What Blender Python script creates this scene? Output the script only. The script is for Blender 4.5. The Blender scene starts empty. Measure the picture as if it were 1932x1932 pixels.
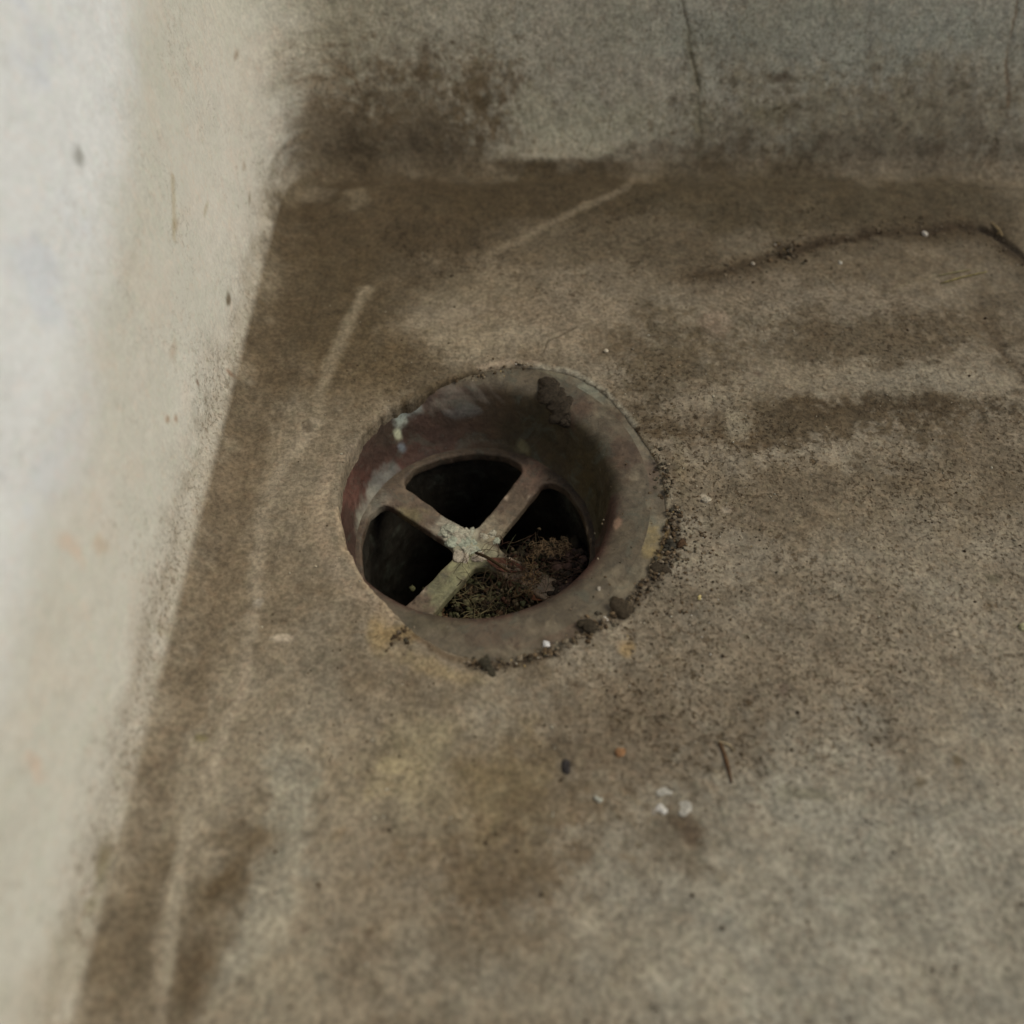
import bpy, bmesh, math, random
import numpy as np
from mathutils import Vector
from mathutils.bvhtree import BVHTree

random.seed(7)
rng = np.random.default_rng(11)
MM = 0.001
C = bpy.context.scene.collection
sc = bpy.context.scene

# ------------------------------------------------------------------ camera
F_PX, HALF = 1631.0, 966.0
ELEV = math.radians(55.0)
AIM = np.array([8.4, -3.5, 0.0])
DIST = 181.0
EYE = AIM + DIST * np.array([0.0, -math.cos(ELEV), math.sin(ELEV)])
FWD = np.array([0.0, math.cos(ELEV), -math.sin(ELEV)])
UPV = np.array([0.0, math.sin(ELEV), math.cos(ELEV)])
RGT = np.array([1.0, 0.0, 0.0])

cam_d = bpy.data.cameras.new('camera')
cam = bpy.data.objects.new('camera', cam_d)
C.objects.link(cam)
cam.location = EYE * MM
cam.rotation_euler = (math.pi / 2 - ELEV, 0, 0)
cam_d.sensor_width = 36
cam_d.lens = 18.0 * F_PX / HALF
cam_d.clip_start = 0.002
cam_d.clip_end = 50
cam_d.dof.use_dof = True
cam_d.dof.focus_distance = 0.188
cam_d.dof.aperture_fstop = 8.5
sc.camera = cam

LEFT_X, BACK_Y = -56.5, 116.0          # inner faces of the two walls, mm


TILT_L, TILT_B = math.radians(5), math.radians(24)      # the walls lean back a little


def ray(u, v):
    """direction (mm space) of the sight line through a measured spot of the photo (1932 units)"""
    return FWD + RGT * (u - HALF) / F_PX - UPV * (v - HALF) / F_PX


def on_floor(u, v, z=0.0):
    d = ray(u, v); t = (z - EYE[2]) / d[2]
    return EYE + d * t


def on_left(u, v):
    d = ray(u, v); k = math.tan(TILT_L); t = (LEFT_X - k * EYE[2] - EYE[0]) / (d[0] + k * d[2])
    return EYE + d * t


def on_back(u, v):
    d = ray(u, v); k = math.tan(TILT_B); t = (BACK_Y + k * EYE[2] - EYE[1]) / (d[1] - k * d[2])
    return EYE + d * t


# ------------------------------------------------------------------ noise
def _hash(ix, iy, seed):
    h = (ix.astype(np.int64) * 374761393 + iy.astype(np.int64) * 668265263 + seed * 1442695041) & 0xffffffff
    h = ((h ^ (h >> 13)) * 1274126177) & 0xffffffff
    h = (h ^ (h >> 16)) & 0xffffffff
    return h / 4294967295.0


def vnoise(x, y, seed=0):
    ix = np.floor(x); iy = np.floor(y)
    fx = x - ix; fy = y - iy
    fx = fx * fx * fx * (fx * (fx * 6 - 15) + 10); fy = fy * fy * fy * (fy * (fy * 6 - 15) + 10)
    a = _hash(ix, iy, seed); b = _hash(ix + 1, iy, seed)
    c = _hash(ix, iy + 1, seed); d = _hash(ix + 1, iy + 1, seed)
    return (a * (1 - fx) + b * fx) * (1 - fy) + (c * (1 - fx) + d * fx) * fy


def fbm(x, y, size, octaves=4, seed=0, gain=0.55):
    """fractal noise in -1..1, size = largest feature in mm"""
    s = 0.0; amp = 1.0; tot = 0.0; f = 1.0 / size
    for k in range(octaves):
        cs, sn = math.cos(0.7 * k + 0.3), math.sin(0.7 * k + 0.3)
        s = s + amp * (vnoise((x * cs - y * sn) * f + 17.3 * k, (x * sn + y * cs) * f - 9.1 * k, seed + k) * 2 - 1)
        tot += amp; amp *= gain; f *= 2.03
    return s / tot * 1.5


def sstep(a, b, x):
    t = np.clip((x - a) / (b - a), 0, 1)
    return t * t * (3 - 2 * t)


def lin(c):
    c = np.array(c, float) / 255.0
    return np.where(c <= 0.04045, c / 12.92, ((c + 0.055) / 1.055) ** 2.4)


class Paint:
    """pigment, stain and wear of one surface, kept per vertex in the surface's own mm coordinates"""
    def __init__(self, a, b, to_ab, base, k):
        self.a, self.b, self.to = a, b, to_ab
        self.k = k
        self.col = np.tile(lin(base) * k, (len(a), 1))
        self.speck = np.full(len(a), 0.5)
        self.dz = np.zeros(len(a))
        self.wa = fbm(a, b, 9, 5, 51) ; self.wb = fbm(a, b, 9, 5, 77)
        self.fa = fbm(a, b, 2.6, 3, 151); self.fb = fbm(a, b, 2.6, 3, 177)

    def mix(self, m, c, k=None):
        m = np.clip(m, 0, 1)[:, None]
        self.col = self.col * (1 - m) + lin(c) * (k or self.k) * m

    def field(self, u, v, ru, rv, rot=0.0, warp=2.0):
        c = self.to(u, v); e1 = self.to(u + ru, v); e2 = self.to(u, v + rv)
        ra = max(0.25, abs(e1[0] - c[0]) + abs(e1[1] - c[1])); rb = max(0.25, abs(e2[0] - c[0]) + abs(e2[1] - c[1]))
        if abs(e1[1] - c[1]) > abs(e1[0] - c[0]): ra, rb = rb, ra
        w = min(warp, 0.6 * min(ra, rb) + 0.15)
        x = self.a - c[0] + self.wa * w + self.fa * w * 0.5
        y = self.b - c[1] + self.wb * w + self.fb * w * 0.5
        cs, sn = math.cos(rot), math.sin(rot)
        return np.sqrt(((x * cs + y * sn) / ra) ** 2 + ((-x * sn + y * cs) / rb) ** 2)

    def blob(self, u, v, ru, rv, c, alpha=0.7, soft=0.6, rot=0.0, warp=4.0, k=None, dz=0, gran=0.0):
        d = self.field(u, v, ru, rv, rot, warp)
        if gran:
            if not hasattr(self, 'gn'): self.gn = 0.6 * fbm(self.a, self.b, 2.4, 5, 311, 0.8) + 0.4 * fbm(self.a, self.b, 1.3, 3, 313)
            d = d + gran * self.gn
        m = 1 - sstep(1 - soft, 1 + soft * 0.6, d)
        self.mix(m * alpha, c, k)
        if dz: self.dz += m * dz
        return m

    def line(self, pts, width, c, alpha=0.7, soft=0.6, warp=0.8, broken=0.0, dz=0, k=None, taper=False):
        P = np.array([self.to(*p)[:2] for p in pts])
        x = self.a + self.wa * warp + self.fa * warp * 0.4
        y = self.b + self.wb * warp + self.fb * warp * 0.4
        best = np.full(len(x), 1e9)
        sel = (x > P[:, 0].min() - 3 * width - 3) & (x < P[:, 0].max() + 3 * width + 3) & (y > P[:, 1].min() - 3 * width - 3) & (y < P[:, 1].max() + 3 * width + 3)
        xs, ys = x[sel], y[sel]; b = np.full(len(xs), 1e9)
        for i in range(len(P) - 1):
            p, q = P[i], P[i + 1]; d = q - p; L = max(1e-6, d @ d)
            t = np.clip(((xs - p[0]) * d[0] + (ys - p[1]) * d[1]) / L, 0, 1)
            b = np.minimum(b, np.hypot(xs - p[0] - t * d[0], ys - p[1] - t * d[1]))
        best[sel] = b
        m = 1 - sstep(width * (1 - soft), width * (1 + soft), best)
        if broken:
            m = m * sstep(broken - 0.35, broken + 0.15, vnoise(self.a / 5.0, self.b / 5.0, 5) * 0.6 + vnoise(self.a / 1.7, self.b / 1.7, 8) * 0.4)
        self.mix(m * alpha, c, k)
        if dz: self.dz += m * dz
        return m


# ------------------------------------------------------------------ mesh helpers
def link(name, me, mat=None, parent=None):
    o = bpy.data.objects.new(name, me)
    C.objects.link(o)
    if mat: me.materials.append(mat)
    if parent: o.parent = parent
    return o


def np_mesh(name, V, Fq, col=None, speck=None, smooth=True, grain=None):
    me = bpy.data.meshes.new(name)
    V = np.asarray(V, float) * MM
    me.vertices.add(len(V)); me.vertices.foreach_set('co', V.ravel().astype(np.float32))
    n = len(Fq)
    me.loops.add(n * 4); me.loops.foreach_set('vertex_index', np.asarray(Fq, np.int32).ravel())
    me.polygons.add(n)
    me.polygons.foreach_set('loop_start', np.arange(0, n * 4, 4, dtype=np.int32))
    me.polygons.foreach_set('loop_total', np.full(n, 4, np.int32))
    me.polygons.foreach_set('use_smooth', np.full(n, smooth))
    me.update(calc_edges=True)
    if col is not None:
        at = me.attributes.new('pigment', 'FLOAT_COLOR', 'POINT')
        rgba = np.ones((len(V), 4), np.float32); rgba[:, :3] = col
        at.data.foreach_set('color', rgba.ravel())
    if speck is not None:
        at = me.attributes.new('speck', 'FLOAT', 'POINT')
        at.data.foreach_set('value', np.asarray(speck, np.float32))
    if grain is not None:
        at = me.attributes.new('grain', 'FLOAT', 'POINT')
        at.data.foreach_set('value', np.asarray(grain, np.float32))
    return me


def grid_faces(na, nb, wrap=False):
    i = np.arange(na if wrap else na - 1); j = np.arange(nb - 1)
    I, J = np.meshgrid(i, j, indexing='ij'); I = I.ravel(); J = J.ravel(); I2 = (I + 1) % na
    return np.stack([I * nb + J, I2 * nb + J, I2 * nb + J + 1, I * nb + J + 1], 1)


class MB:
    def __init__(self): self.v = []; self.f = []; self.c = []

    def tube(self, pts, radii, sides=6, col=(0.1, 0.08, 0.05)):
        pts = [Vector(p) for p in pts]; base = len(self.v); n = len(pts)
        if not hasattr(radii, '__len__'): radii = [radii] * n
        up = Vector((0.31, 0.22, 0.93))
        for i, p in enumerate(pts):
            t = (pts[min(i + 1, n - 1)] - pts[max(i - 1, 0)]).normalized()
            a = t.cross(up)
            if a.length < 1e-3: a = t.cross(Vector((1, 0, 0)))
            a.normalize(); b = t.cross(a)
            for s in range(sides):
                w = 2 * math.pi * s / sides
                self.v.append(p + (a * math.cos(w) + b * math.sin(w)) * radii[i]); self.c.append(col)
        for i in range(n - 1):
            for s in range(sides):
                s2 = (s + 1) % sides
                self.f.append((base + i * sides + s, base + i * sides + s2, base + (i + 1) * sides + s2, base + (i + 1) * sides + s))
        self.f.append(tuple(base + s for s in range(sides))[::-1])
        self.f.append(tuple(base + (n - 1) * sides + s for s in range(sides)))

    def lump(self, p, r, col, rough=0.25, sub=1, flat=1.0, rz=None, seed=None):
        bm = bmesh.new(); bmesh.ops.create_icosphere(bm, subdivisions=sub, radius=1.0)
        rr = random.Random(seed if seed is not None else random.random())
        if not hasattr(r, '__len__'): r = (r * rr.uniform(0.75, 1.25), r * rr.uniform(0.75, 1.25), r * flat)
        a = rr.uniform(0, 6.28) if rz is None else rz
        base = len(self.v); o = rr.uniform(0, 50)
        co = np.array([v.co[:] for v in bm.verts])
        n1 = fbm(co[:, 0] + o, co[:, 1] + co[:, 2] * 1.3, 0.9, 3, 3) * rough
        co = co * (1 + n1[:, None])
        for q in co:
            x, y, z = q[0] * r[0], q[1] * r[1], q[2] * r[2]
            self.v.append(Vector((p[0] + x * math.cos(a) - y * math.sin(a), p[1] + x * math.sin(a) + y * math.cos(a), p[2] + z)))
            self.c.append(col)
        for f in bm.faces: self.f.append(tuple(base + v.index for v in f.verts))
        bm.free()

    def leaf(self, p, length, width, yaw, curl, col, tilt=0.0):
        base = len(self.v); n = 7
        for i in range(n):
            t = i / (n - 1); w = width * math.sin(math.pi * min(1, t * 0.92 + 0.05)) ** 0.8
            x = (t - 0.5) * length; z = curl * (4 * (t - 0.5) ** 2 - 0.5) + tilt * x
            for s in (-1, 0, 1):
                y = s * w * 0.5; zz = z + abs(s) * width * 0.18 + random.uniform(-.04, .04) * width
                self.v.append(Vector((p[0] + x * math.cos(yaw) - y * math.sin(yaw), p[1] + x * math.sin(yaw) + y * math.cos(yaw), p[2] + zz))); self.c.append(col)
        for i in range(n - 1):
            for s in range(2):
                a = base + i * 3 + s
                self.f.append((a, a + 3, a + 4, a + 1))

    def build(self, name, mat, parent=None, smooth=True):
        me = bpy.data.meshes.new(name)
        me.from_pydata([tuple(v * MM) for v in self.v], [], self.f)
        me.polygons.foreach_set('use_smooth', [smooth] * len(me.polygons))
        at = me.attributes.new('pigment', 'FLOAT_COLOR', 'POINT')
        rgba = np.ones((len(self.v), 4), np.float32); rgba[:, :3] = np.array(self.c)
        at.data.foreach_set('color', rgba.ravel())
        me.update()
        return link(name, me, mat, parent)


def tag(o, label=None, cat=None, group=None, kind=None):
    if label: o['label'] = label
    if cat: o['category'] = cat
    if group: o['group'] = group
    if kind: o['kind'] = kind
    return o


# ------------------------------------------------------------------ materials
def mat_new(name):
    m = bpy.data.materials.new(name); m.use_nodes = True
    nt = m.node_tree; nt.nodes.clear()
    out = nt.nodes.new('ShaderNodeOutputMaterial'); bs = nt.nodes.new('ShaderNodeBsdfPrincipled')
    nt.links.new(bs.outputs[0], out.inputs[0])
    return m, nt, bs


class N:
    def __init__(self, nt): self.nt = nt; self.tc = nt.nodes.new('ShaderNodeTexCoord')

    def noise(self, scale, detail=5, rough=0.6, dist=0.0, stretch=None, out='Fac'):
        n = self.nt.nodes.new('ShaderNodeTexNoise'); n.inputs['Scale'].default_value = scale
        n.inputs['Detail'].default_value = detail; n.inputs['Roughness'].default_value = rough
        n.inputs['Distortion'].default_value = dist
        src = self.tc.outputs['Object']
        if stretch:
            mp = self.nt.nodes.new('ShaderNodeMapping'); mp.inputs['Scale'].default_value = stretch[:3]
            if len(stretch) > 3: mp.inputs['Location'].default_value = (stretch[3],) * 3
            self.nt.links.new(src, mp.inputs[0]); src = mp.outputs[0]
        self.nt.links.new(src, n.inputs['Vector'])
        return n.outputs[out]

    def rng(self, v, a, b, c=0.0, d=1.0, smooth=True):
        n = self.nt.nodes.new('ShaderNodeMapRange'); n.interpolation_type = 'SMOOTHSTEP' if smooth else 'LINEAR'
        n.inputs['From Min'].default_value = a; n.inputs['From Max'].default_value = b
        n.inputs['To Min'].default_value = c; n.inputs['To Max'].default_value = d
        self.nt.links.new(v, n.inputs['Value']); return n.outputs[0]

    def math(self, op, a, b):
        n = self.nt.nodes.new('ShaderNodeMath'); n.operation = op
        for i, x in enumerate((a, b)):
            if isinstance(x, (int, float)): n.inputs[i].default_value = x
            else: self.nt.links.new(x, n.inputs[i])
        return n.outputs[0]

    def mix(self, fac, a, b, mode='MIX'):
        n = self.nt.nodes.new('ShaderNodeMix'); n.data_type = 'RGBA'; n.blend_type = mode
        for idx, x in ((0, fac), (6, a), (7, b)):
            if isinstance(x, (int, float)): n.inputs[idx].default_value = x
            elif isinstance(x, tuple): n.inputs[idx].default_value = (*x, 1)
            else: self.nt.links.new(x, n.inputs[idx])
        return n.outputs[2]

    def gray(self, v):
        n = self.nt.nodes.new('ShaderNodeCombineColor')
        for i in range(3): self.nt.links.new(v, n.inputs[i])
        return n.outputs[0]

    def attr(self, name, out='Color'):
        n = self.nt.nodes.new('ShaderNodeAttribute'); n.attribute_name = name; return n.outputs[out]

    def bump(self, h, dist, strength=1.0, prev=None):
        n = self.nt.nodes.new('ShaderNodeBump'); n.inputs['Distance'].default_value = dist
        n.inputs['Strength'].default_value = strength; self.nt.links.new(h, n.inputs['Height'])
        if prev: self.nt.links.new(prev, n.inputs['Normal'])
        return n.outputs[0]


def concrete(name, grain=(0.70, 1.30), s1=900, streak=None, bump=0.00022, stain=0.7, hue=0.5):
    m, nt, bs = mat_new(name); n = N(nt)
    col = n.attr('pigment'); sp = n.attr('speck', 'Fac')
    g1 = n.rng(n.noise(s1, 6, 0.68, 0.3, streak), 0.33, 0.67, grain[0], grain[1])
    g2 = n.rng(n.noise(s1 * 0.27, 4, 0.6, 0.5), 0.3, 0.7, 0.84, 1.14)
    ga = n.attr('grain', 'Fac')
    col = n.mix(ga, col, n.mix(1.0, col, n.gray(g1), 'MULTIPLY'))
    col = n.mix(ga, col, n.mix(1.0, col, n.gray(g2), 'MULTIPLY'))
    # slight change of hue from grain to grain: greenish, pinkish, ochre
    col = n.mix(n.math('MULTIPLY', n.rng(n.noise(420, 4, 0.6, 0, (1, 1, 1, 3.1)), 0.5, 0.68), hue * 0.55), col, n.mix(1.0, col, (0.86, 1.0, 0.88), 'MULTIPLY'))
    col = n.mix(n.math('MULTIPLY', n.rng(n.noise(520, 4, 0.6, 0, (1, 1, 1, 7.7)), 0.52, 0.66), hue * 0.8), col, n.mix(1.0, col, (1.10, 0.93, 0.86), 'MULTIPLY'))
    # dark specks of two sizes, only where the surface is pitted
    d1 = n.rng(n.noise(1250, 4, 0.6, 0, (1, 1, 1, 1.7)), 0.55, 0.66)
    d2 = n.rng(n.noise(560, 6, 0.66, 0, (1, 1, 1, 5.2)), 0.56, 0.68)
    dk = n.math('MULTIPLY', n.math('MAXIMUM', n.math('MULTIPLY', d1, 0.8), d2), n.math('MULTIPLY', sp, stain))
    col = n.mix(dk, col, n.mix(1.0, col, (0.50, 0.43, 0.34), 'MULTIPLY'))
    lt = n.rng(n.noise(1500, 2, 0.5, 0, (1, 1, 1, 9.4)), 0.71, 0.78)
    col = n.mix(n.math('MULTIPLY', lt, n.math('MULTIPLY', sp, 0.6)), col, (0.42, 0.39, 0.33))
    nt.links.new(col, bs.inputs['Base Color'])
    bs.inputs['Roughness'].default_value = 0.88
    bs.inputs['Specular IOR Level'].default_value = 0.25
    b = n.bump(n.math('MULTIPLY', n.noise(s1 * 1.1, 6, 0.7, 0.2, streak), ga), bump, 1.0)
    b = n.bump(n.math('MULTIPLY', dk, -1.0), bump * 0.9, 1.0, b)
    nt.links.new(b, bs.inputs['Normal'])
    return m


def patina(name, rough=0.62, metal=0.12, var=(0.68, 1.28), scale=350):
    m, nt, bs = mat_new(name); n = N(nt)
    col = n.attr('pigment')
    col = n.mix(1.0, col, n.gray(n.rng(n.noise(scale, 7, 0.7, 0.5), 0.3, 0.7, var[0], var[1])), 'MULTIPLY')
    col = n.mix(n.rng(n.noise(scale * 0.45, 6, 0.7, 0.8, (1, 1, 1, 2.3)), 0.52, 0.66, 0.0, 0.4), col, (0.105, 0.115, 0.085))
    col = n.mix(n.rng(n.noise(scale * 3.2, 4, 0.6, 0.2, (1, 1, 1, 4.3)), 0.66, 0.76, 0.0, 0.4), col, (0.25, 0.23, 0.19))
    col = n.mix(n.rng(n.noise(scale * 1.4, 5, 0.65, 0.4, (1, 1, 1, 6.3)), 0.58, 0.72, 0.0, 0.6), col, (0.05, 0.034, 0.024))
    nt.links.new(col, bs.inputs['Base Color'])
    bs.inputs['Metallic'].default_value = metal
    nt.links.new(n.rng(n.noise(scale, 4, 0.6), 0.3, 0.7, rough - 0.1, rough + 0.2), bs.inputs['Roughness'])
    bs.inputs['Specular IOR Level'].default_value = 0.35
    nt.links.new(n.bump(n.noise(scale * 2.2, 7, 0.7, 0.3), 0.0003), bs.inputs['Normal'])
    return m


def litter(name, rough=0.85, s=1200, bump=0.0002, sheen=0.2):
    m, nt, bs = mat_new(name); n = N(nt)
    col = n.mix(1.0, n.attr('pigment'), n.gray(n.rng(n.noise(s, 5, 0.65, 0.3), 0.32, 0.68, 0.6, 1.4)), 'MULTIPLY')
    nt.links.new(col, bs.inputs['Base Color'])
    bs.inputs['Roughness'].default_value = rough; bs.inputs['Specular IOR Level'].default_value = sheen
    nt.links.new(n.bump(n.noise(s * 1.3, 5, 0.65), bump), bs.inputs['Normal'])
    return m


M_CONC = concrete('worn_concrete', (0.70, 1.30), 1050, None, 0.00025, 1.0, 0.28)
M_BRONZE = patina('aged_bronze')
M_STRAIN = patina('crusted_bronze', 0.62, 0.1, (0.6, 1.35), 520)
M_STONE = litter('stone_crumb', 0.9, 1500, 0.0003)
M_PLANT = litter('dry_plant', 0.8, 900, 0.0001)
M_WHITE = litter('white_crumb', 0.6, 2500, 0.00005, 0.4)

# ------------------------------------------------------------------ shapes of floor and walls
K_FLOOR, K_BACK, K_LEFT = 1.75, 2.65, 1.6

RIDGE = [(1190, 335), (1150, 378), (1040, 425), (880, 490), (760, 520), (690, 545), (640, 640), (592, 800), (540, 870), (500, 960), (482, 1100), (450, 1300), (412, 1430), (350, 1560), (318, 1720), (300, 1932)]
ridge_mm = np.array([on_floor(*p)[:2] for p in RIDGE])


def seg_dist(x, y, P):
    b = np.full(np.shape(x), 1e9)
    for i in range(len(P) - 1):
        p, q = P[i], P[i + 1]; d = q - p
        t = np.clip(((x - p[0]) * d[0] + (y - p[1]) * d[1]) / max(1e-9, d @ d), 0, 1)
        b = np.minimum(b, np.hypot(x - p[0] - t * d[0], y - p[1] - t * d[1]))
    return b


CR_R, FIL = 20.0, 9.0


def wall_dist(x, y):
    """distance to the foot of the walls through the rounded corner, and the wall's lean there"""
    dl = x - LEFT_X; db = BACK_Y - y
    inc = (dl < CR_R) & (db < CR_R)
    d = np.where(inc, CR_R - np.hypot(CR_R - dl, CR_R - db), np.minimum(dl, db))
    ang = np.arctan2(np.maximum(CR_R - db, 0), np.maximum(CR_R - dl, 1e-6))       # 0 at the left wall, pi/2 at the back
    w = np.where(inc, np.sin(ang) ** 2, (db < dl) * 1.0)
    return d, lean_of(w)


def lean_of(w): return np.arctan(math.tan(TILT_L) * (1 - w) + math.tan(TILT_B) * w)


def fil_c(t): return FIL / np.cos(t) - FIL * np.tan(t)


def floor_z(x, y):
    d, t = wall_dist(x, y)
    c = fil_c(t)
    q = np.clip(c - d, 0, FIL * 0.76)
    z = FIL - np.sqrt(FIL ** 2 - q ** 2)
    z = z - 2.0 * sstep(0.0, 3.0, (c - d) - FIL * 0.78)
    calm = sstep(1.5, 12, d)
    z = z + 2.0 * sstep(34, 8, BACK_Y - y) * calm
    r = np.hypot(x, y)
    z = z + (0.55 * fbm(x, y, 42, 3, 21) * sstep(34, 60, r) + 0.20 * fbm(x, y, 9, 3, 31) * sstep(32, 42, r) + 0.10 * fbm(x, y, 2.2, 3, 41)) * calm
    return z


# outline where the concrete stops over the drain's flange (photo's own measurements, cast to the floor)
OUT = [(995, 690), (1075, 704), (1135, 736), (1195, 804), (1237, 870), (1258, 950), (1246, 1025), (1197, 1110), (1140, 1165), (1075, 1205), (1005, 1232), (935, 1246), (875, 1240), (815, 1212), (765, 1178), (735, 1147), (705, 1115), (680, 1078), (655, 1030), (641, 975), (641, 920), (654, 870), (681, 822), (722, 780), (785, 748), (845, 720), (915, 697)]
om = np.array([on_floor(*p)[:2] for p in OUT])
oth = np.arctan2(om[:, 1], om[:, 0]); orr = np.hypot(om[:, 0], om[:, 1])
idx = np.argsort(oth); oth = oth[idx]; orr = orr[idx]
oth = np.concatenate([oth - 2 * np.pi, oth, oth + 2 * np.pi]); orr = np.tile(orr, 3)


LIPY = 3.0
OFFX, OFFY = 0.2, -1.3      # the strainer sits a little off the mouth's centre


def outline_r(th):
    r = np.zeros_like(th)
    for w, k in ((-0.09, .15), (-0.045, .22), (0, .26), (0.045, .22), (0.09, .15)):
        r = r + k * np.interp(((th + w + np.pi) % (2 * np.pi)) - np.pi, oth, orr)
    return r


def paint_floor(xf, yf):
    P = Paint(xf, yf, on_floor, (113, 104, 88), K_FLOOR)
    big = fbm(xf, yf, 34, 5, 91); mid = fbm(xf, yf, 11, 5, 95)
    P.mix(sstep(0.05, 0.8, big) * 0.35, (128, 120, 103))
    P.mix(sstep(0.05, 0.8, -big) * 0.35, (100, 87, 68))
    P.mix(sstep(0.1, 0.8, mid) * 0.35, (127, 118, 101))
    P.mix(sstep(0.1, 0.8, -mid) * 0.40, (95, 82, 63))
    # broad tones
    P.mix(sstep(-5, 85, yf + 8 * big) * 0.5, (84, 73, 56))  # darkens toward the back: light falloff painted in, together with corner dirt
    fine1 = fbm(xf, yf, 4.5, 4, 191); fine2 = fbm(xf, yf, 6.5, 4, 197)
    P.blob(1100, 1560, 420, 160, (98, 87, 70), 0.5, 0.9, warp=9, gran=.5)
    P.blob(1650, 1750, 560, 380, (132, 127, 112), 0.75, 0.7, warp=10)
    P.blob(1800, 1150, 300, 200, (118, 108, 90), 0.4, 0.7, warp=10)
    P.blob(1000, 1850, 300, 120, (122, 114, 97), 0.5, 0.7, warp=8)
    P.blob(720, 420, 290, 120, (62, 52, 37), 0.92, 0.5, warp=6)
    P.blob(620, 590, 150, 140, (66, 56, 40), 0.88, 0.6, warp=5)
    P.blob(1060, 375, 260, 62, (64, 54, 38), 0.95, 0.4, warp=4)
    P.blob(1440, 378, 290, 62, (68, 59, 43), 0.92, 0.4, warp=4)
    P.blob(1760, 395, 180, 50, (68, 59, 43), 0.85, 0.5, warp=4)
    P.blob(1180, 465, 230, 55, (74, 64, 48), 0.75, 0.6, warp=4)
    P.blob(490, 760, 64, 250, (74, 63, 47), 0.85, 0.6, warp=4)
    P.blob(430, 980, 50, 140, (86, 74, 58), 0.7, 0.6, warp=3)
    P.blob(780, 690, 120, 60, (72, 60, 42), 0.75, 0.6, warp=4)
    P.blob(680, 700, 90, 110, (78, 66, 47), 0.65, 0.6, warp=4)
    P.blob(1000, 585, 230, 70, (112, 101, 84), 0.65, 0.6, warp=5)
    P.blob(930, 640, 120, 30, (122, 112, 93), 0.6, 0.6, warp=4)
    P.blob(900, 545, 130, 30, (98, 88, 70), 0.5, 0.6, warp=3)
    P.blob(1270, 690, 120, 110, (72, 61, 43), 0.75, 0.6, warp=5, gran=.6)
    P.blob(1640, 645, 260, 60, (74, 63, 46), 0.75, 0.6, rot=0.1, warp=6, gran=.7)
    P.blob(1400, 530, 120, 30, (78, 66, 50), 0.5, 0.6, warp=3)
    P.blob(1560, 560, 300, 30, (112, 102, 86), 0.35, 0.6, warp=5)
    P.blob(1520, 785, 380, 44, (68, 57, 40), 0.85, 0.6, rot=0.05, warp=6, gran=.8)
    P.blob(1700, 760, 200, 20, (66, 55, 39), 0.7, 0.6, warp=6, gran=.9)
    P.blob(1330, 800, 120, 50, (74, 62, 45), 0.7, 0.6, warp=6, gran=.8)
    P.blob(1750, 715, 260, 26, (128, 119, 101), 0.6, 0.6, warp=5, gran=.8)
    P.blob(1350, 760, 90, 26, (126, 117, 99), 0.5, 0.6, warp=4, gran=.9)
    P.blob(1500, 700, 140, 20, (118, 108, 90), 0.5, 0.6, warp=4, gran=.9)
    P.blob(1330, 860, 260, 26, (116, 106, 89), 0.45, 0.6, rot=-0.12, warp=5)
    P.blob(1500, 930, 330, 60, (84, 73, 55), 0.65, 0.7, warp=6, gran=.5)
    P.blob(1820, 900, 200, 60, (92, 80, 61), 0.5, 0.6, warp=6, gran=.5)
    P.blob(1450, 940, 300, 60, (100, 88, 70), 0.4, 0.6, warp=6)
    P.blob(1310, 760, 60, 50, (120, 110, 93), 0.5, 0.6, warp=4)
    P.blob(1720, 1000, 260, 50, (110, 100, 82), 0.4, 0.6, warp=6)
    # yellowed and mossy discoloration below the drain
    P.blob(830, 1480, 190, 190, (116, 105, 83), 0.45, 0.7, warp=7)
    P.blob(780, 1420, 70, 80, (126, 116, 88), 0.4, 0.8, warp=5)
    P.blob(960, 1500, 90, 110, (96, 82, 52), 0.5, 0.8, warp=6)
    P.blob(930, 1630, 200, 70, (82, 69, 51), 0.7, 0.7, warp=5, gran=.7)
    P.blob(1050, 1530, 160, 40, (86, 73, 54), 0.6, 0.7, warp=5, gran=.7)
    P.blob(880, 1760, 160, 60, (94, 82, 64), 0.5, 0.7, warp=5, gran=.7)
    P.blob(1280, 1600, 90, 50, (86, 74, 56), 0.5, 0.7, warp=5, gran=.7)
    P.blob(1180, 1380, 260, 130, (90, 77, 59), 0.6, 0.7, warp=6, gran=.6)
    P.blob(1450, 1250, 300, 120, (100, 89, 72), 0.5, 0.7, warp=6, gran=.6)
    P.blob(820, 1260, 110, 16, (128, 112, 80), 0.45, 0.8, rot=-0.28, warp=3)
    P.blob(722, 1190, 26, 34, (132, 112, 72), 0.5, 0.7, warp=2)
    P.blob(760, 1200, 30, 20, (104, 84, 44), 0.5, 0.7, warp=2)
    P.blob(1180, 1225, 16, 14, (136, 112, 72), 0.6, 0.6, warp=1)
    P.blob(1280, 880, 14, 60, (96, 84, 62), 0.5, 0.7, warp=3)
    # lower left: pale runs and brown pools beside the wall
    P.blob(560, 1500, 55, 120, (126, 121, 106), 0.85, 0.5, warp=5)
    P.blob(590, 1300, 60, 120, (120, 112, 96), 0.7, 0.6, warp=5)
    P.blob(490, 1740, 55, 160, (126, 120, 105), 0.85, 0.5, rot=-0.3, warp=5)
    P.blob(540, 1860, 80, 100, (120, 112, 95), 0.5, 0.6, warp=5)
    P.blob(420, 1650, 60, 70, (80, 68, 50), 0.75, 0.6, warp=4)
    P.blob(375, 1850, 44, 110, (78, 66, 49), 0.8, 0.8, warp=6)
    P.blob(470, 1570, 90, 22, (88, 75, 56), 0.6, 0.6, warp=3)
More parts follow.
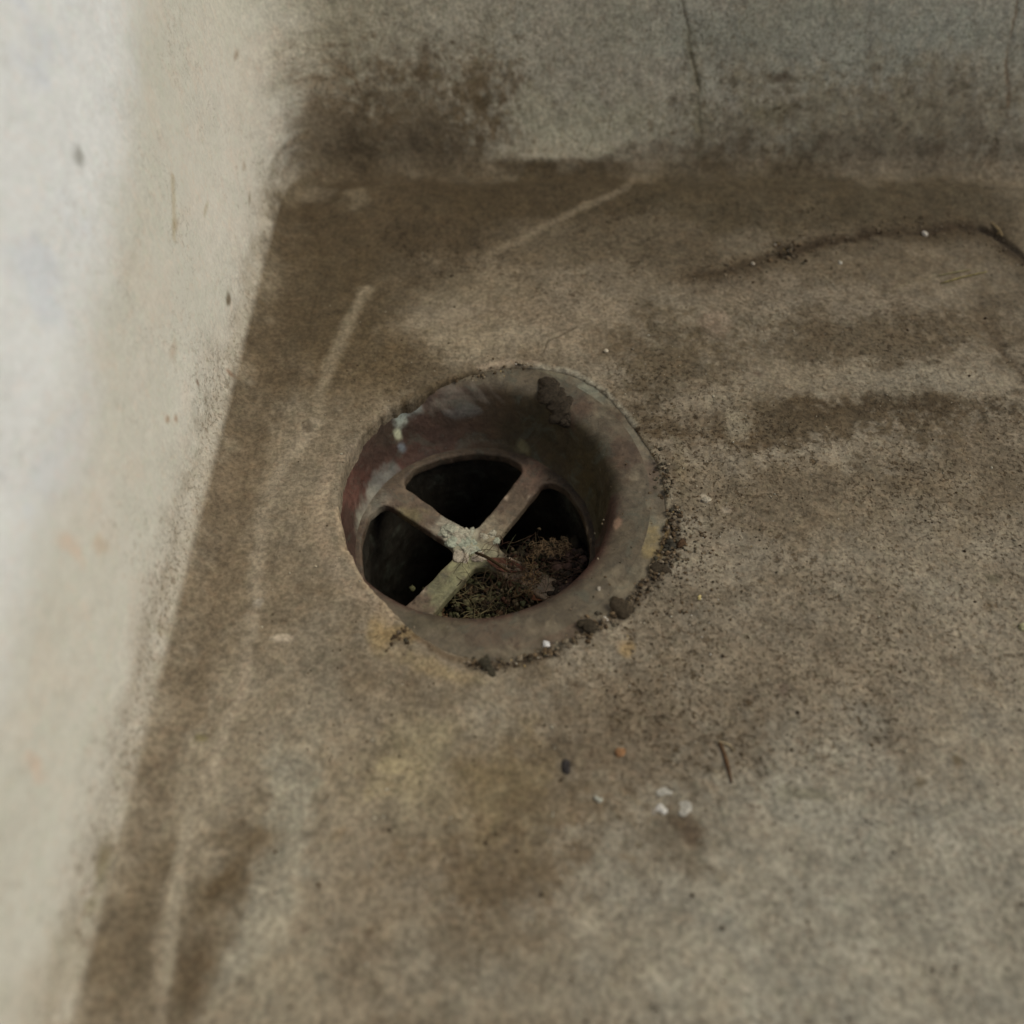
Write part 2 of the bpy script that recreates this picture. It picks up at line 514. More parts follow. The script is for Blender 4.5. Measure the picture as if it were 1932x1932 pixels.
    P.blob(250, 1750, 70, 170, (84, 73, 56), 0.7, 0.6, warp=4)
    P.blob(540, 1020, 170, 330, (98, 87, 70), 0.6, 0.7, warp=6)
    P.blob(640, 1110, 120, 14, (98, 86, 68), 0.5, 0.6, warp=2)
    P.blob(340, 1330, 40, 190, (88, 76, 59), 0.65, 0.6, warp=3)
    P.blob(680, 1700, 120, 200, (112, 101, 84), 0.5, 0.7, warp=6)
    # faint lighter collar of smoothed mortar round the drain
    P.line([(690, 830), (625, 870), (600, 960), (618, 1050), (668, 1120), (735, 1170)], 1.4, (126, 113, 95), 0.55, 0.7, 0.6)
    P.line([(640, 960), (650, 1030), (683, 1088), (740, 1150)], 0.9, (136, 120, 98), 0.55, 0.7, 0.3)
    P.line([(1005, 690), (1080, 702), (1140, 738), (1195, 800)], 0.9, (136, 131, 115), 0.6, 0.7, 0.3, 0.1)
    P.line([(905, 694), (960, 684), (1010, 686)], 0.8, (130, 116, 98), 0.7, 0.7, 0.4)
    P.line([(1215, 820), (1240, 870), (1262, 930), (1262, 990)], 0.7, (128, 118, 98), 0.5, 0.7, 0.5, 0.2)
    P.line([(1262, 985), (1248, 1035), (1232, 1070)], 0.8, (142, 118, 72), 0.75, 0.6, 0.3)
    # dirty joint on the lower right side of the flange
    P.line([(1275, 965), (1268, 1030), (1235, 1085), (1180, 1150), (1110, 1185)], 1.5, (62, 50, 36), 0.75, 0.7, 0.9, 0.25, dz=-0.25)
    P.line([(1050, 1225), (990, 1248), (940, 1256), (890, 1250)], 1.2, (58, 46, 32), 0.75, 0.7, 0.6, 0.2, dz=-0.25)
    P.line([(890, 1250), (830, 1232), (780, 1200)], 0.6, (70, 54, 36), 0.6, 0.7, 0.4)
    P.line([(1270, 900), (1252, 850), (1215, 800)], 0.9, (70, 58, 42), 0.5, 0.7, 0.8, 0.4)
    P.line([(760, 755), (830, 722), (900, 700)], 1.0, (66, 54, 36), 0.65, 0.7, 0.7, 0.15)
    # cracks and joints in the floor
    P.blob(1010, 640, 110, 34, (122, 111, 93), 0.5, 0.7, warp=4, gran=1.0, dz=0.25)
    P.blob(905, 610, 40, 20, (82, 71, 54), 0.4, 0.7, warp=3, gran=1.0, dz=-0.15)
    P.blob(1140, 650, 60, 30, (86, 74, 57), 0.5, 0.7, warp=3, gran=1.0, dz=-0.15)
    P.line([(1850, 575), (1885, 625), (1915, 690), (1940, 740)], 0.9, (62, 51, 37), 0.6, 0.8, 1.4, 0.25, dz=-0.2)
    P.blob(1850, 600, 90, 60, (82, 71, 54), 0.5, 0.8, warp=5, gran=.8)
    P.blob(1640, 500, 260, 26, (80, 69, 52), 0.55, 0.8, warp=5, gran=1.0)
    P.line([(1310, 525), (1400, 508), (1480, 480), (1560, 458), (1680, 440), (1800, 440), (1880, 450), (1960, 510)], 4.0, (66, 55, 39), 0.75, 0.9, 2.5, 0.2)
    CR = dict(c=(60, 50, 37), alpha=0.7, soft=0.7, warp=0.6, broken=0.25)
    P.line([(1020, 668), (1035, 645), (1062, 630), (1088, 618)], 0.22, dz=-0.1, **CR)
    P.line([(1310, 520), (1400, 505), (1470, 478), (1540, 462), (1600, 450)], 1.3, (58, 48, 34), 0.7, 0.9, 1.5, 0.3, dz=-0.2)
    P.line([(1480, 478), (1560, 455), (1680, 436), (1800, 432), (1870, 440), (1932, 492), (2050, 560)], 1.5, (50, 40, 28), 0.8, 0.9, 1.6, 0.3, dz=-0.35)
    P.line([(1850, 432), (1900, 458), (1960, 505)], 0.9, (36, 28, 19), 0.8, 0.7, 0.5, 0.0, dz=-0.5)
    P.line([(1840, 590), (1880, 640), (1932, 690), (1990, 740)], 0.6, (70, 58, 42), 0.5, 0.8, 1.5, 0.35, dz=-0.15)
    P.line([(1690, 540), (1760, 520), (1860, 505)], 0.4, (110, 100, 78), 0.4, 0.7, 0.8, 0.3)
    P.blob(1348, 610, 26, 22, (118, 104, 88), 0.6, 0.4, warp=1.2)
    P.line([(1325, 600), (1330, 628), (1352, 640)], 0.35, (70, 60, 46), 0.6, 0.7, 0.3)
    P.blob(1385, 800, 28, 24, (128, 120, 102), 0.6, 0.6, warp=2)
    P.col *= (1 + 0.09 * fine1 + 0.10 * mid + 0.07 * fbm(xf, yf, 1.8, 3, 199))[:, None]
    P.col *= np.stack([1 + 0.025 * fine2, 1 + 0.005 * fine2, 1 - 0.02 * fine2], 1)
    # raised, rubbed-pale edge of the mortar fillet
    P.line(RIDGE[1:6], 1.8, (104, 93, 76), 0.12, 0.8, 1.2, 0.38, dz=0.2)
    P.line([(1190, 335), (1172, 372), (1090, 405), (990, 452), (930, 478)], 1.05, (106, 95, 77), 0.75, 0.8, 1.0, 0.05, dz=0.12)
    P.line([(688, 548), (655, 610), (622, 690), (600, 760), (588, 808)], 1.5, (112, 102, 84), 0.75, 0.8, 1.0, 0.05, dz=0.2)
    P.line(RIDGE[7:], 1.3, (128, 118, 101), 0.65, 0.8, 1.2, 0.32, dz=0.15)
    P.line([(430, 1355), (412, 1400), (404, 1460)], 1.1, (134, 124, 107), 0.7, 0.5, 0.4)
    P.line([(360, 1530), (338, 1610), (330, 1700), (318, 1850)], 1.0, (128, 120, 104), 0.7, 0.6, 0.5, 0.2)
    P.line([(465, 1250), (450, 1320)], 0.9, (132, 120, 103), 0.5, 0.6, 0.4)
    P.blob(530, 1207, 26, 7, (150, 138, 120), 0.8, 0.5, warp=1, dz=0.1)
    P.blob(484, 1133, 10, 8, (150, 142, 128), 0.6, 0.7, warp=1)
    P.blob(560, 380, 40, 20, (100, 90, 72), 0.4, 0.7, warp=3)
    P.blob(680, 385, 30, 16, (108, 98, 80), 0.5, 0.7, warp=3)
    P.blob(583, 808, 9, 10, (50, 40, 28), 0.6, 0.7, warp=.6, dz=-0.2)
    # single spots
    for (u, v, ru, rv, c, al) in [(1070, 1445, 12, 9, (48, 42, 38), .85), (1480, 1300, 14, 14, (80, 66, 56), .6), (1432, 708, 10, 6, (96, 80, 66), .5),
            (1300, 1575, 30, 24, (66, 52, 38), .7), (1270, 1560, 20, 14, (70, 56, 40), .5), (1120, 1485, 60, 12, (86, 74, 55), .5),
            (1520, 1505, 60, 12, (98, 94, 74), .5), (1420, 1560, 40, 30, (130, 120, 103), .5), (740, 1440, 30, 16, (142, 130, 100), .5), (720, 1490, 24, 20, (138, 126, 98), .5),
            (1010, 1100, 1, 1, (0, 0, 0), 0), (380, 1395, 12, 8, (84, 78, 40), .6), (1300, 700, 1, 1, (0, 0, 0), 0), (1480, 470, 20, 16, (40, 32, 22), .7),
            (1545, 745, 8, 6, (138, 128, 110), .6), (1330, 942, 10, 8, (150, 140, 122), .7), (1372, 958, 10, 7, (138, 128, 112), .5), (860, 1755, 12, 8, (60, 48, 34), .5), (700, 1760, 10, 10, (70, 56, 40), .5), (1205, 1595, 8, 6, (66, 56, 34), .5),
            (600, 375, 34, 14, (110, 100, 84), .45), (640, 1575, 18, 12, (88, 76, 56), .5), (420, 1660, 26, 20, (70, 56, 36), .5), (1870, 1090, 16, 10, (66, 62, 44), .6), (1810, 1440, 12, 9, (78, 64, 40), .7), (1735, 1475, 14, 8, (86, 74, 52), .6), (1860, 1140, 12, 10, (80, 66, 48), .6)]:
        if al: P.blob(u, v, ru, rv, c, al, 0.6, warp=1.5)
    P.speck = 0.35 + 0.35 * sstep(300, 330, 330 + 0 * xf)
    sp = 0.45 + 0.35 * fbm(xf, yf, 26, 3, 131)
    sp = sp + 0.45 * sstep(0, 45, xf) * sstep(60, 0, yf)            # more pitted to the lower right
    sp = sp * (0.35 + 0.65 * sstep(-38, -10, xf))
    sp = sp * (0.45 + 0.55 * sstep(-75, -40, yf + 12 * fbm(xf, yf, 20, 4, 133))) * (0.6 + 0.6 * sstep(-.5, .6, fbm(xf, yf, 12, 4, 135)))
    P.speck = np.clip(sp * 1.1, 0.1, 1.1)
    P.col *= np.array([0.985, 0.968, 0.965])
    return P


NT = 1500
th = np.linspace(-np.pi, np.pi, NT, endpoint=False)
r0 = outline_r(th)
r0 = r0 + 0.35 * fbm(np.cos(th) * 30, np.sin(th) * 30, 7, 4, 61) + 0.22 * fbm(np.cos(th) * 30, np.sin(th) * 30, 1.6, 3, 63)
rad = list(np.arange(0, 110, 0.42)); step = 0.42
while rad[-1] < 900:
    if rad[-1] > 160: step *= 1.12
    rad.append(rad[-1] + step)
rad = np.array(rad)
R = r0[:, None] + rad[None, :]
# ease the outline's irregularity away from the drain
X = R * np.cos(th)[:, None]; Y = R * np.sin(th)[:, None]
Z = floor_z(X, Y)
edge = np.clip(1 - rad / 1.3, 0, 1) ** 2.2
Z = Z - 0.45 * edge[None, :]
skirt_z = (-1.9, -5.5)
nb_sk = 2
Xs = np.concatenate([(r0[:, None] + 0.15) * np.cos(th)[:, None]] * 1 + [(r0[:, None] - 0.05) * np.cos(th)[:, None]] * 1 + [X], 1)
Ys = np.concatenate([(r0[:, None] + 0.15) * np.sin(th)[:, None]] * 1 + [(r0[:, None] - 0.05) * np.sin(th)[:, None]] * 1 + [Y], 1)
Zs = np.concatenate([np.full((NT, 1), skirt_z[1]), np.full((NT, 1), skirt_z[0] + 0.3), Z], 1)
nbt = Xs.shape[1]
xf, yf, zf = Xs.ravel(), Ys.ravel(), Zs.ravel()
FF = grid_faces(NT, nbt, True)
cx = xf[FF].mean(1); cy = yf[FF].mean(1)
FF = FF[(cx > LEFT_X - 9) & (cy < BACK_Y + 9) & (cx < 420) & (cy > -420)]
used = np.zeros(len(xf), bool); used[FF.ravel()] = True
remap = np.cumsum(used) - 1
FF = remap[FF]; xf, yf, zf = xf[used], yf[used], zf[used]

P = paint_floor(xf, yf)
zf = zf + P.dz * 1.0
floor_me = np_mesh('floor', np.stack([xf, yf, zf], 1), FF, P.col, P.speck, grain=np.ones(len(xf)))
floor = link('floor', floor_me, M_CONC)
tag(floor, 'worn brown-grey concrete floor with stains round the drain', kind='structure')

# ---- the two walls: one profile swept along each leg and through half of the rounded corner
WALL_H = 118.0


def wall_path(which):
    pts = []
    if which == 'left':
        ys = list(-np.geomspace(470, 130, 14)[:-1]) + list(np.arange(-130, BACK_Y - CR_R, 0.5))
        pts = [(LEFT_X, y, 1.0, 0.0) for y in ys]
        a = np.linspace(math.pi, math.pi * 0.75, 14)
    else:
        a = np.linspace(math.pi * 0.75, math.pi * 0.5, 14)
    arc = [(LEFT_X + CR_R + CR_R * math.cos(t), BACK_Y - CR_R + CR_R * math.sin(t), -math.cos(t), -math.sin(t)) for t in a]
    if which == 'left':
        return np.array(pts + arc)
    xs = list(np.arange(LEFT_X + CR_R + 0.5, 190, 0.5)) + list(np.geomspace(190, 470, 12)[1:])
    return np.array(arc + [(x, BACK_Y, 0.0, -1.0) for x in xs])


def paint_left(A, ZZ):
    to = lambda u, v: (on_left(u, v)[1], on_left(u, v)[2])
    Pt = Paint(A, ZZ, to, (178, 175, 164), K_LEFT)
    m1 = fbm(A * 0.45, ZZ, 16, 4, 211); m2 = fbm(A, ZZ, 7, 4, 215)
    Pt.mix(sstep(0, .8, m1) * 0.5, (185, 179, 169)); Pt.mix(sstep(0, .8, -m1) * 0.3, (177, 175, 163))
    Pt.mix(sstep(0.1, .9, m2) * 0.3, (184, 172, 158)); Pt.mix(sstep(0.1, .9, -m2) * 0.25, (169, 169, 156))
    # whiter, bluish zone above, its lower edge running roughly level
    L = np.array([to(*p) for p in [(245, 0), (252, 130), (248, 260), (215, 420), (190, 600), (150, 800), (60, 1050), (0, 1250)]])
    order = np.argsort(L[:, 0]); zl = np.interp(A, L[order, 0], L[order, 1])
    e = ZZ - zl + 2.0 * fbm(A, ZZ, 14, 4, 221)
    m = sstep(-9.0, 13.0, e)
    Pt.mix(m * 0.9, (200, 201, 200)); Pt.mix(m * sstep(0.0, .8, fbm(A, ZZ, 12, 4, 223)) * 0.6, (184, 188, 194))
    # dirtier towards the foot
    foot = sstep(20, 3, ZZ + 5 * fbm(A, ZZ, 12, 4, 225))
    Pt.mix(foot * 0.8, (160, 153, 140)); Pt.mix(sstep(12, 3, ZZ + 5 * fbm(A, ZZ, 4, 5, 228)) * 0.55, (132, 122, 105)); Pt.mix(sstep(5.5, 1.0, ZZ + 1.2 * fbm(A, ZZ, 6, 4, 227)) * 0.3, (148, 140, 124))
    for (u, v, ru, rv, c, al) in [(150, 293, 9, 14, (128, 126, 120), .8), (320, 795, 3, 8, (140, 116, 94), .75), (333, 795, 3, 7, (140, 116, 96), .7),
            (333, 425, 5, 9, (136, 118, 88), .5), (442, 117, 3, 5, (120, 96, 74), .7), (428, 567, 4, 9, (96, 84, 66), .9),
            (472, 375, 4, 5, (110, 96, 74), .7), (462, 310, 3, 6, (132, 112, 90), .5), (428, 703, 4, 5, (110, 84, 66), .8), (372, 722, 3, 4, (110, 90, 72), .8),
            (188, 1620, 9, 30, (104, 94, 72), .85), (182, 1660, 7, 20, (112, 106, 84), .6), (165, 1705, 8, 14, (128, 120, 98), .7), (390, 395, 6, 4, (146, 132, 106), .5),
            (130, 1030, 20, 14, (186, 164, 144), .5), (60, 1455, 20, 14, (184, 160, 140), .5), (185, 1035, 12, 14, (170, 150, 128), .5), (300, 1185, 8, 10, (132, 122, 104), .5),
            (330, 660, 8, 10, (150, 128, 104), .4), (125, 1800, 40, 60, (150, 142, 124), .5), (70, 1900, 60, 60, (150, 140, 122), .5)]:
        Pt.blob(u, v, ru, rv, c, al, 0.7, warp=1.2)
    Pt.line([(325, 330), (327, 380), (330, 450)], 0.8, (152, 138, 108), 0.5, 0.8, 0.6, 0.1)
    Pt.speck = np.clip(0.12 + 0.5 * foot + 0.2 * fbm(A, ZZ, 15, 3, 229), 0.02, 0.6)
    return Pt


def paint_back(A, ZZ):
    to = lambda u, v: (on_back(u, v)[0], on_back(u, v)[2])
    Pt = Paint(A, ZZ, to, (121, 115, 101), K_BACK)
    m1 = fbm(A, ZZ, 22, 4, 231); m2 = fbm(A, ZZ, 7, 4, 235)
    Pt.mix(sstep(0, .8, m1) * 0.4, (124, 124, 112)); Pt.mix(sstep(0, .8, -m1) * 0.4, (110, 104, 88))
    Pt.mix(sstep(0.1, .8, m2) * 0.3, (126, 118, 104)); Pt.mix(sstep(0.1, .8, -m2) * 0.3, (104, 98, 82))
    Pt.blob(1600, 60, 500, 60, (112, 112, 100), 0.5, 0.7, warp=5)
    # dirt rising from the foot, strongest by the corner
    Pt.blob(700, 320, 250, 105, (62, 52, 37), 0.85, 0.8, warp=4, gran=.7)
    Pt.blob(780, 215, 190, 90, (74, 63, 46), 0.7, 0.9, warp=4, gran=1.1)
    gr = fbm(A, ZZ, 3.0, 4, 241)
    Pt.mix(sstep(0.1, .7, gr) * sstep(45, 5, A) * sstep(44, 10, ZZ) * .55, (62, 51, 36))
    Pt.blob(600, 180, 90, 80, (88, 75, 58), 0.6, 0.9, warp=4, gran=1.2)
    Pt.blob(900, 170, 90, 60, (82, 70, 52), 0.6, 0.9, warp=4, gran=1.2)
    Pt.blob(800, 125, 16, 45, (60, 48, 32), 0.7, 0.7, warp=2)
    Pt.blob(905, 190, 26, 16, (54, 44, 28), 0.7, 0.7, warp=2)
    Pt.blob(545, 90, 8, 22, (98, 80, 62), 0.7, 0.7, warp=1.5); Pt.blob(575, 85, 12, 16, (104, 88, 68), 0.6, 0.7, warp=1.5)
    Pt.blob(1110, 235, 150, 62, (126, 121, 104), 0.85, 0.5, warp=5)
    Pt.blob(1060, 285, 150, 22, (130, 122, 104), 0.6, 0.6, warp=3)
    Pt.blob(1640, 240, 360, 85, (98, 89, 71), 0.7, 0.7, warp=7, gran=.7)
    Pt.blob(1450, 210, 60, 20, (88, 82, 62), 0.5, 0.7, warp=4)
    Pt.blob(1500, 310, 420, 24, (92, 82, 64), 0.5, 0.8, warp=5)
    Pt.blob(1810, 370, 60, 60, (112, 106, 90), 0.6, 0.7, warp=4)
    Pt.blob(1470, 145, 26, 9, (74, 64, 50), 0.8, 0.6, warp=1.2, dz=-0.3); Pt.blob(1500, 150, 14, 5, (82, 74, 58), 0.6, 0.6, warp=1)
    Pt.blob(1465, 170, 10, 6, (78, 68, 52), 0.6, 0.6, warp=1); Pt.blob(1825, 162, 12, 6, (56, 50, 38), 0.7, 0.6, warp=1)
    Pt.blob(1320, 235, 30, 40, (92, 88, 70), 0.4, 0.7, warp=3); Pt.blob(1190, 235, 18, 14, (102, 96, 80), 0.5, 0.6, warp=2)
    for _ in range(60):
        Pt.blob(rng.uniform(1180, 1930), rng.uniform(120, 330), rng.uniform(3, 11), rng.uniform(3, 8), (70, 60, 44), rng.uniform(.3, .7), 0.6, warp=0.8)
    for _ in range(130):
        Pt.blob(rng.uniform(530, 1010), rng.uniform(40, 330), rng.uniform(2, 7), rng.uniform(2, 7), (60, 49, 34), rng.uniform(.3, .7), 0.6, warp=0.8)
    ck = dict(c=(56, 50, 38), alpha=0.8, soft=0.7, warp=0.8)
    Pt.line([(1286, -40), (1292, 10), (1300, 55), (1302, 90), (1310, 140), (1318, 165), (1317, 220), (1322, 250), (1308, 305), (1305, 330)], 0.3, broken=0.42, dz=-0.12, **ck)
    Pt.line([(1303, 85), (1308, 130), (1316, 160)], 0.5, broken=0.3, dz=-0.12, **ck)
    Pt.line([(1300, 60), (1312, 160), (1318, 300)], 1.6, (92, 86, 68), 0.4, 0.8, 0.8)
    Pt.line([(1922, -30), (1916, 30), (1906, 55), (1900, 100), (1898, 150), (1903, 200)], 0.4, (84, 66, 46), 0.65, 0.7, 0.8, 0.4, dz=-0.1)
    Pt.speck = np.clip(0.35 + 0.35 * sstep(45, 5, ZZ) + 0.3 * fbm(A, ZZ, 18, 3, 239), 0.05, 0.9)
    return Pt


def make_wall(name, which, label):
    pa = wall_path(which)
    z0 = FIL * 0.2929
    zs = np.array([-3.0, z0 - 0.3, z0 - 0.15] + list(np.arange(z0, 112, 0.5)) + [113.0, 115.0])
    nz = len(zs); na = len(pa)
    PX = np.repeat(pa[:, 0], nz); PY = np.repeat(pa[:, 1], nz); NX = np.repeat(pa[:, 2], nz); NY = np.repeat(pa[:, 3], nz)
    ZZ = np.tile(zs, na); ZC = np.maximum(ZZ, z0 - 0.3)
    w = np.clip(-NY, 0, 1) ** 2; t = lean_of(w)
    arc = fil_c(t) - np.sqrt(np.maximum(FIL ** 2 - (FIL - np.minimum(ZC, FIL)) ** 2, 0))
    off = np.where(ZC < FIL * (1 - np.sin(t)), arc, -ZC * np.tan(t))
    rough = 0.5 + 0.5 * w
    nz_ = 0.6 * fbm(PX + PY, ZZ, 45, 3, 201) + rough * (0.16 * fbm(PX + PY, ZZ, 8, 3, 205) + 0.09 * fbm(PX + PY, ZZ, 2.2, 3, 207))
    off = off + nz_ * sstep(3, 12, ZZ)
    L = paint_left(PY, ZZ); B = paint_back(PX, ZZ)
    m = sstep(-57.5, -40, PX + 3.5 * fbm(PX - PY, ZZ, 10, 5, 271))
    if which == 'left': m = m * (PX > LEFT_X + 0.001) + 0
    m = np.where(PX <= LEFT_X + 0.001, sstep(84, 125, PY + 3 * fbm(PX - PY, ZZ, 10, 5, 271)) * 0.4, np.maximum(m, 0.4 * sstep(84, 125, PY + 3 * fbm(PX - PY, ZZ, 10, 5, 271))))
    col = L.col * (1 - m[:, None]) + B.col * m[:, None]
    speck = L.speck * (1 - m) + B.speck * m
    grain = 0.16 + 0.10 * fbm(PY, ZZ, 20, 3, 281) + 0.3 * sstep(24, 3, ZZ)
    grain = np.clip(grain * (1 - m) + 0.85 * m, 0.05, 1)
    off = off + (L.dz * (1 - m) + B.dz * m) * sstep(3, 8, ZZ)
    X3 = PX + NX * off; Y3 = PY + NY * off
    # the floor's own pigment runs up over the fillet, with a ragged upper edge
    low = ZZ < 32
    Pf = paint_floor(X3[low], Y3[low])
    n1 = fbm(PX[low] - PY[low], ZZ[low], 16, 4, 291); n2 = fbm(PX[low] - PY[low], ZZ[low], 3.0, 4, 293)
    # height of the grime's edge along the foot
    xx = PX[low]; yy = PY[low]
    hb = np.interp(xx, [-60, -45, -20, -6, 2, 34, 42, 60, 100, 160], [6, 15, 15, 10, 3.6, 3.4, 5.5, 7, 9, 11]) 
    sb = np.interp(xx, [-60, -20, -2, 4, 34, 44, 160], [5, 12, 7, 0.9, 0.9, 6, 10])
    hl = np.interp(yy, [-200, -60, 20, 70, 110], [4.2, 2.8, 2.6, 2.8, 6]); sl = np.interp(yy, [-200, -60, 40, 80, 110], [4.5, 2.2, 2.2, 3.5, 6])
    ml = m[low]
    wgt = np.clip((xx - LEFT_X) / 12, 0, 1)
    h = hl * (1 - wgt) + hb * wgt; sf = sl * (1 - wgt) + sb * wgt
    g = 1 - sstep(h - sf, h + sf, ZZ[low] + n1 * sf * 0.5 + n2 * sf * 0.7)
    g = np.maximum(g, sstep(z0 + 1.6, z0, ZZ[low]))
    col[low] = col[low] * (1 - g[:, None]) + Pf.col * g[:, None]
    speck[low] = speck[low] * (1 - g) + Pf.speck * g
    grain[low] = grain[low] * (1 - g) + g
    V = np.stack([X3, Y3, ZZ], 1)
    Fw = grid_faces(na, nz)
    # top ledge and outer face, so that the wall is a solid body
    th_out = 60.0
    extra = []
    wl = np.clip(-pa[:, 3], 0, 1) ** 2; ln = np.tan(lean_of(wl)) * WALL_H
    for (o, z) in ((-1.0, WALL_H - 1.2), (-3.5, WALL_H), (-th_out + 3, WALL_H), (-th_out, WALL_H - 3), (-th_out, -40.0)):
        extra.append(np.stack([pa[:, 0] + pa[:, 2] * (o - ln), pa[:, 1] + pa[:, 3] * (o - ln), np.full(na, z)], 1))
    base = len(V); V = np.concatenate([V] + extra)
    i = np.arange(na - 1)
    cols = [i * nz + nz - 1]; nxt = [(i + 1) * nz + nz - 1]
    for k in range(5):
        cols.append(base + k * na + i); nxt.append(base + k * na + i + 1)
    for k in range(5):
        Fw = np.concatenate([Fw, np.stack([cols[k], nxt[k], nxt[k + 1], cols[k + 1]], 1)])
    colr = np.concatenate([col, np.tile(col[nz - 1::nz], (5, 1))])
    spk = np.concatenate([speck, np.full(5 * na, 0.2)]); gr = np.concatenate([grain, np.full(5 * na, 0.6)])
    me = np_mesh(name, V, Fw[:, ::-1], colr, spk, grain=gr)
    return tag(link(name, me, M_CONC), label, kind='structure')


make_wall('wall_left', 'left', 'pale whitewashed side wall left of the drain')
make_wall('wall_back', 'back', 'grey rendered back wall with hairline cracks and brown dirt at its foot')

# ------------------------------------------------------------------ drain
drain = bpy.data.objects.new('floor_drain', None); C.objects.link(drain)
tag(drain, 'round aged bronze drain with cross strainer, sunk in the concrete floor', 'drain')
R_LIP, Z_LIP, Z_STR, R_STR = 29.0, -1.5, -16.5, 27.6
K_M = 1.75


TREE = {}


def lathe(name, prof, mat, painter, nth=720, wobble=0.12):
    prof = np.array(prof, float); npf = len(prof)
    t = np.linspace(0, 2 * np.pi, nth, endpoint=False)
    RR = np.repeat(prof[None, :, 0], nth, 0); ZP = np.repeat(prof[None, :, 1], nth, 0); T = np.repeat(t[:, None], npf, 1)
    x0 = np.cos(T) * RR; y0 = np.sin(T) * RR
    w = wobble * fbm(np.cos(T) * 30 + ZP, np.sin(T) * 30 + ZP * .7, 9, 4, 301)
    RR = RR + w
    x = (np.cos(T) * RR).ravel(); y = (np.sin(T) * RR).ravel()
    z = (ZP + wobble * 0.6 * fbm(x0, y0, 6, 4, 305)).ravel()
    sh = np.clip((Z_LIP - 2 - z) / 13.0, 0, 1); x = x + OFFX * sh; y = y + OFFY * sh + LIPY * (1 - sh)
    F = grid_faces(nth, npf, True)
    V = np.stack([x, y, z], 1)
    col = painter(V, T.ravel(), RR.ravel(), ZP.ravel(), F)
    TREE[name] = caster(V, F)
    me = np_mesh(name, V, F, col)
    return link(name, me, mat, drain)


def dense(pts, step=0.4):
    out = []
    for (a, b) in zip(pts[:-1], pts[1:]):
        n = max(1, int(math.hypot(b[0] - a[0], b[1] - a[1]) / step))
        for i in range(n): out.append((a[0] + (b[0] - a[0]) * i / n, a[1] + (b[1] - a[1]) * i / n))
    out.append(pts[-1]); return out


def spot3(V, hit, r, warp=0.6, soft=0.6):
    d = np.sqrt(((V - hit) ** 2 * (1 / np.array(r)) ** 2).sum(1)) + warp * 0.5 * fbm(V[:, 0] + V[:, 2], V[:, 1] - V[:, 2], 2.2, 3, 401)
    return 1 - sstep(1 - soft, 1 + soft * .6, d)


def caster(V, F):
    return BVHTree.FromPolygons([tuple(v) for v in V], [tuple(f) for f in F])


def hit(tree, u, v):
    d = ray(u, v); h = tree.ray_cast(Vector(EYE), Vector(d).normalized())
    return np.array(h[0]) if h[0] is not None else on_floor(u, v, -0.9)


def flange_paint(V, T, RR, ZP, F):
    c = np.tile(lin((84, 75, 61)) * K_M, (len(V), 1))
    def mx(m, s, k=K_M):
        nonlocal c; m = np.clip(m, 0, 1)[:, None]; c = c * (1 - m) + lin(s) * k * 0.92 * m
    n = fbm(V[:, 0], V[:, 1], 14, 5, 411)
    mx(sstep(0, .8, n) * .5, (94, 85, 68)); mx(sstep(0, .8, -n) * .5, (74, 64, 49))
    tree = caster(V, F)
    for (u, v, r, s, a) in [(1130, 740, (9, 5, 9), (118, 118, 102), .7), (1200, 830, (5, 7, 9), (112, 108, 92), .6), (1050, 700, (8, 3, 9), (112, 106, 86), .6), (940, 715, (9, 4, 9), (74, 66, 46), .6),
                            (1225, 1000, (4, 6, 9), (118, 112, 94), .7), (1235, 1030, (3, 5, 9), (136, 116, 72), .6), (1190, 1090, (6, 5, 9), (104, 96, 78), .6), (760, 1190, (7, 4, 9), (108, 94, 62), .6),
                            (850, 1185, (8, 4, 9), (92, 84, 64), .5), (1000, 1190, (10, 4, 9), (92, 72, 58), .5), (1120, 1130, (5, 4, 9), (102, 92, 74), .5), (1150, 800, (4, 6, 9), (86, 66, 50), .6),
                            (1220, 900, (3, 8, 9), (92, 74, 62), .5)]:
        mx(spot3(V, hit(tree, u, v), r, 1.0) * a, s)
    gd = fbm(V[:, 0], V[:, 1], 2.4, 4, 431); gb = fbm(V[:, 0], V[:, 1], 9, 4, 433)
    mx(sstep(-.2, .7, gd + gb + (RR - 39) * .12) * .6, (112, 101, 82)); mx(sstep(.3, .9, -gd + gb * .5) * .4, (62, 52, 38))
    return c


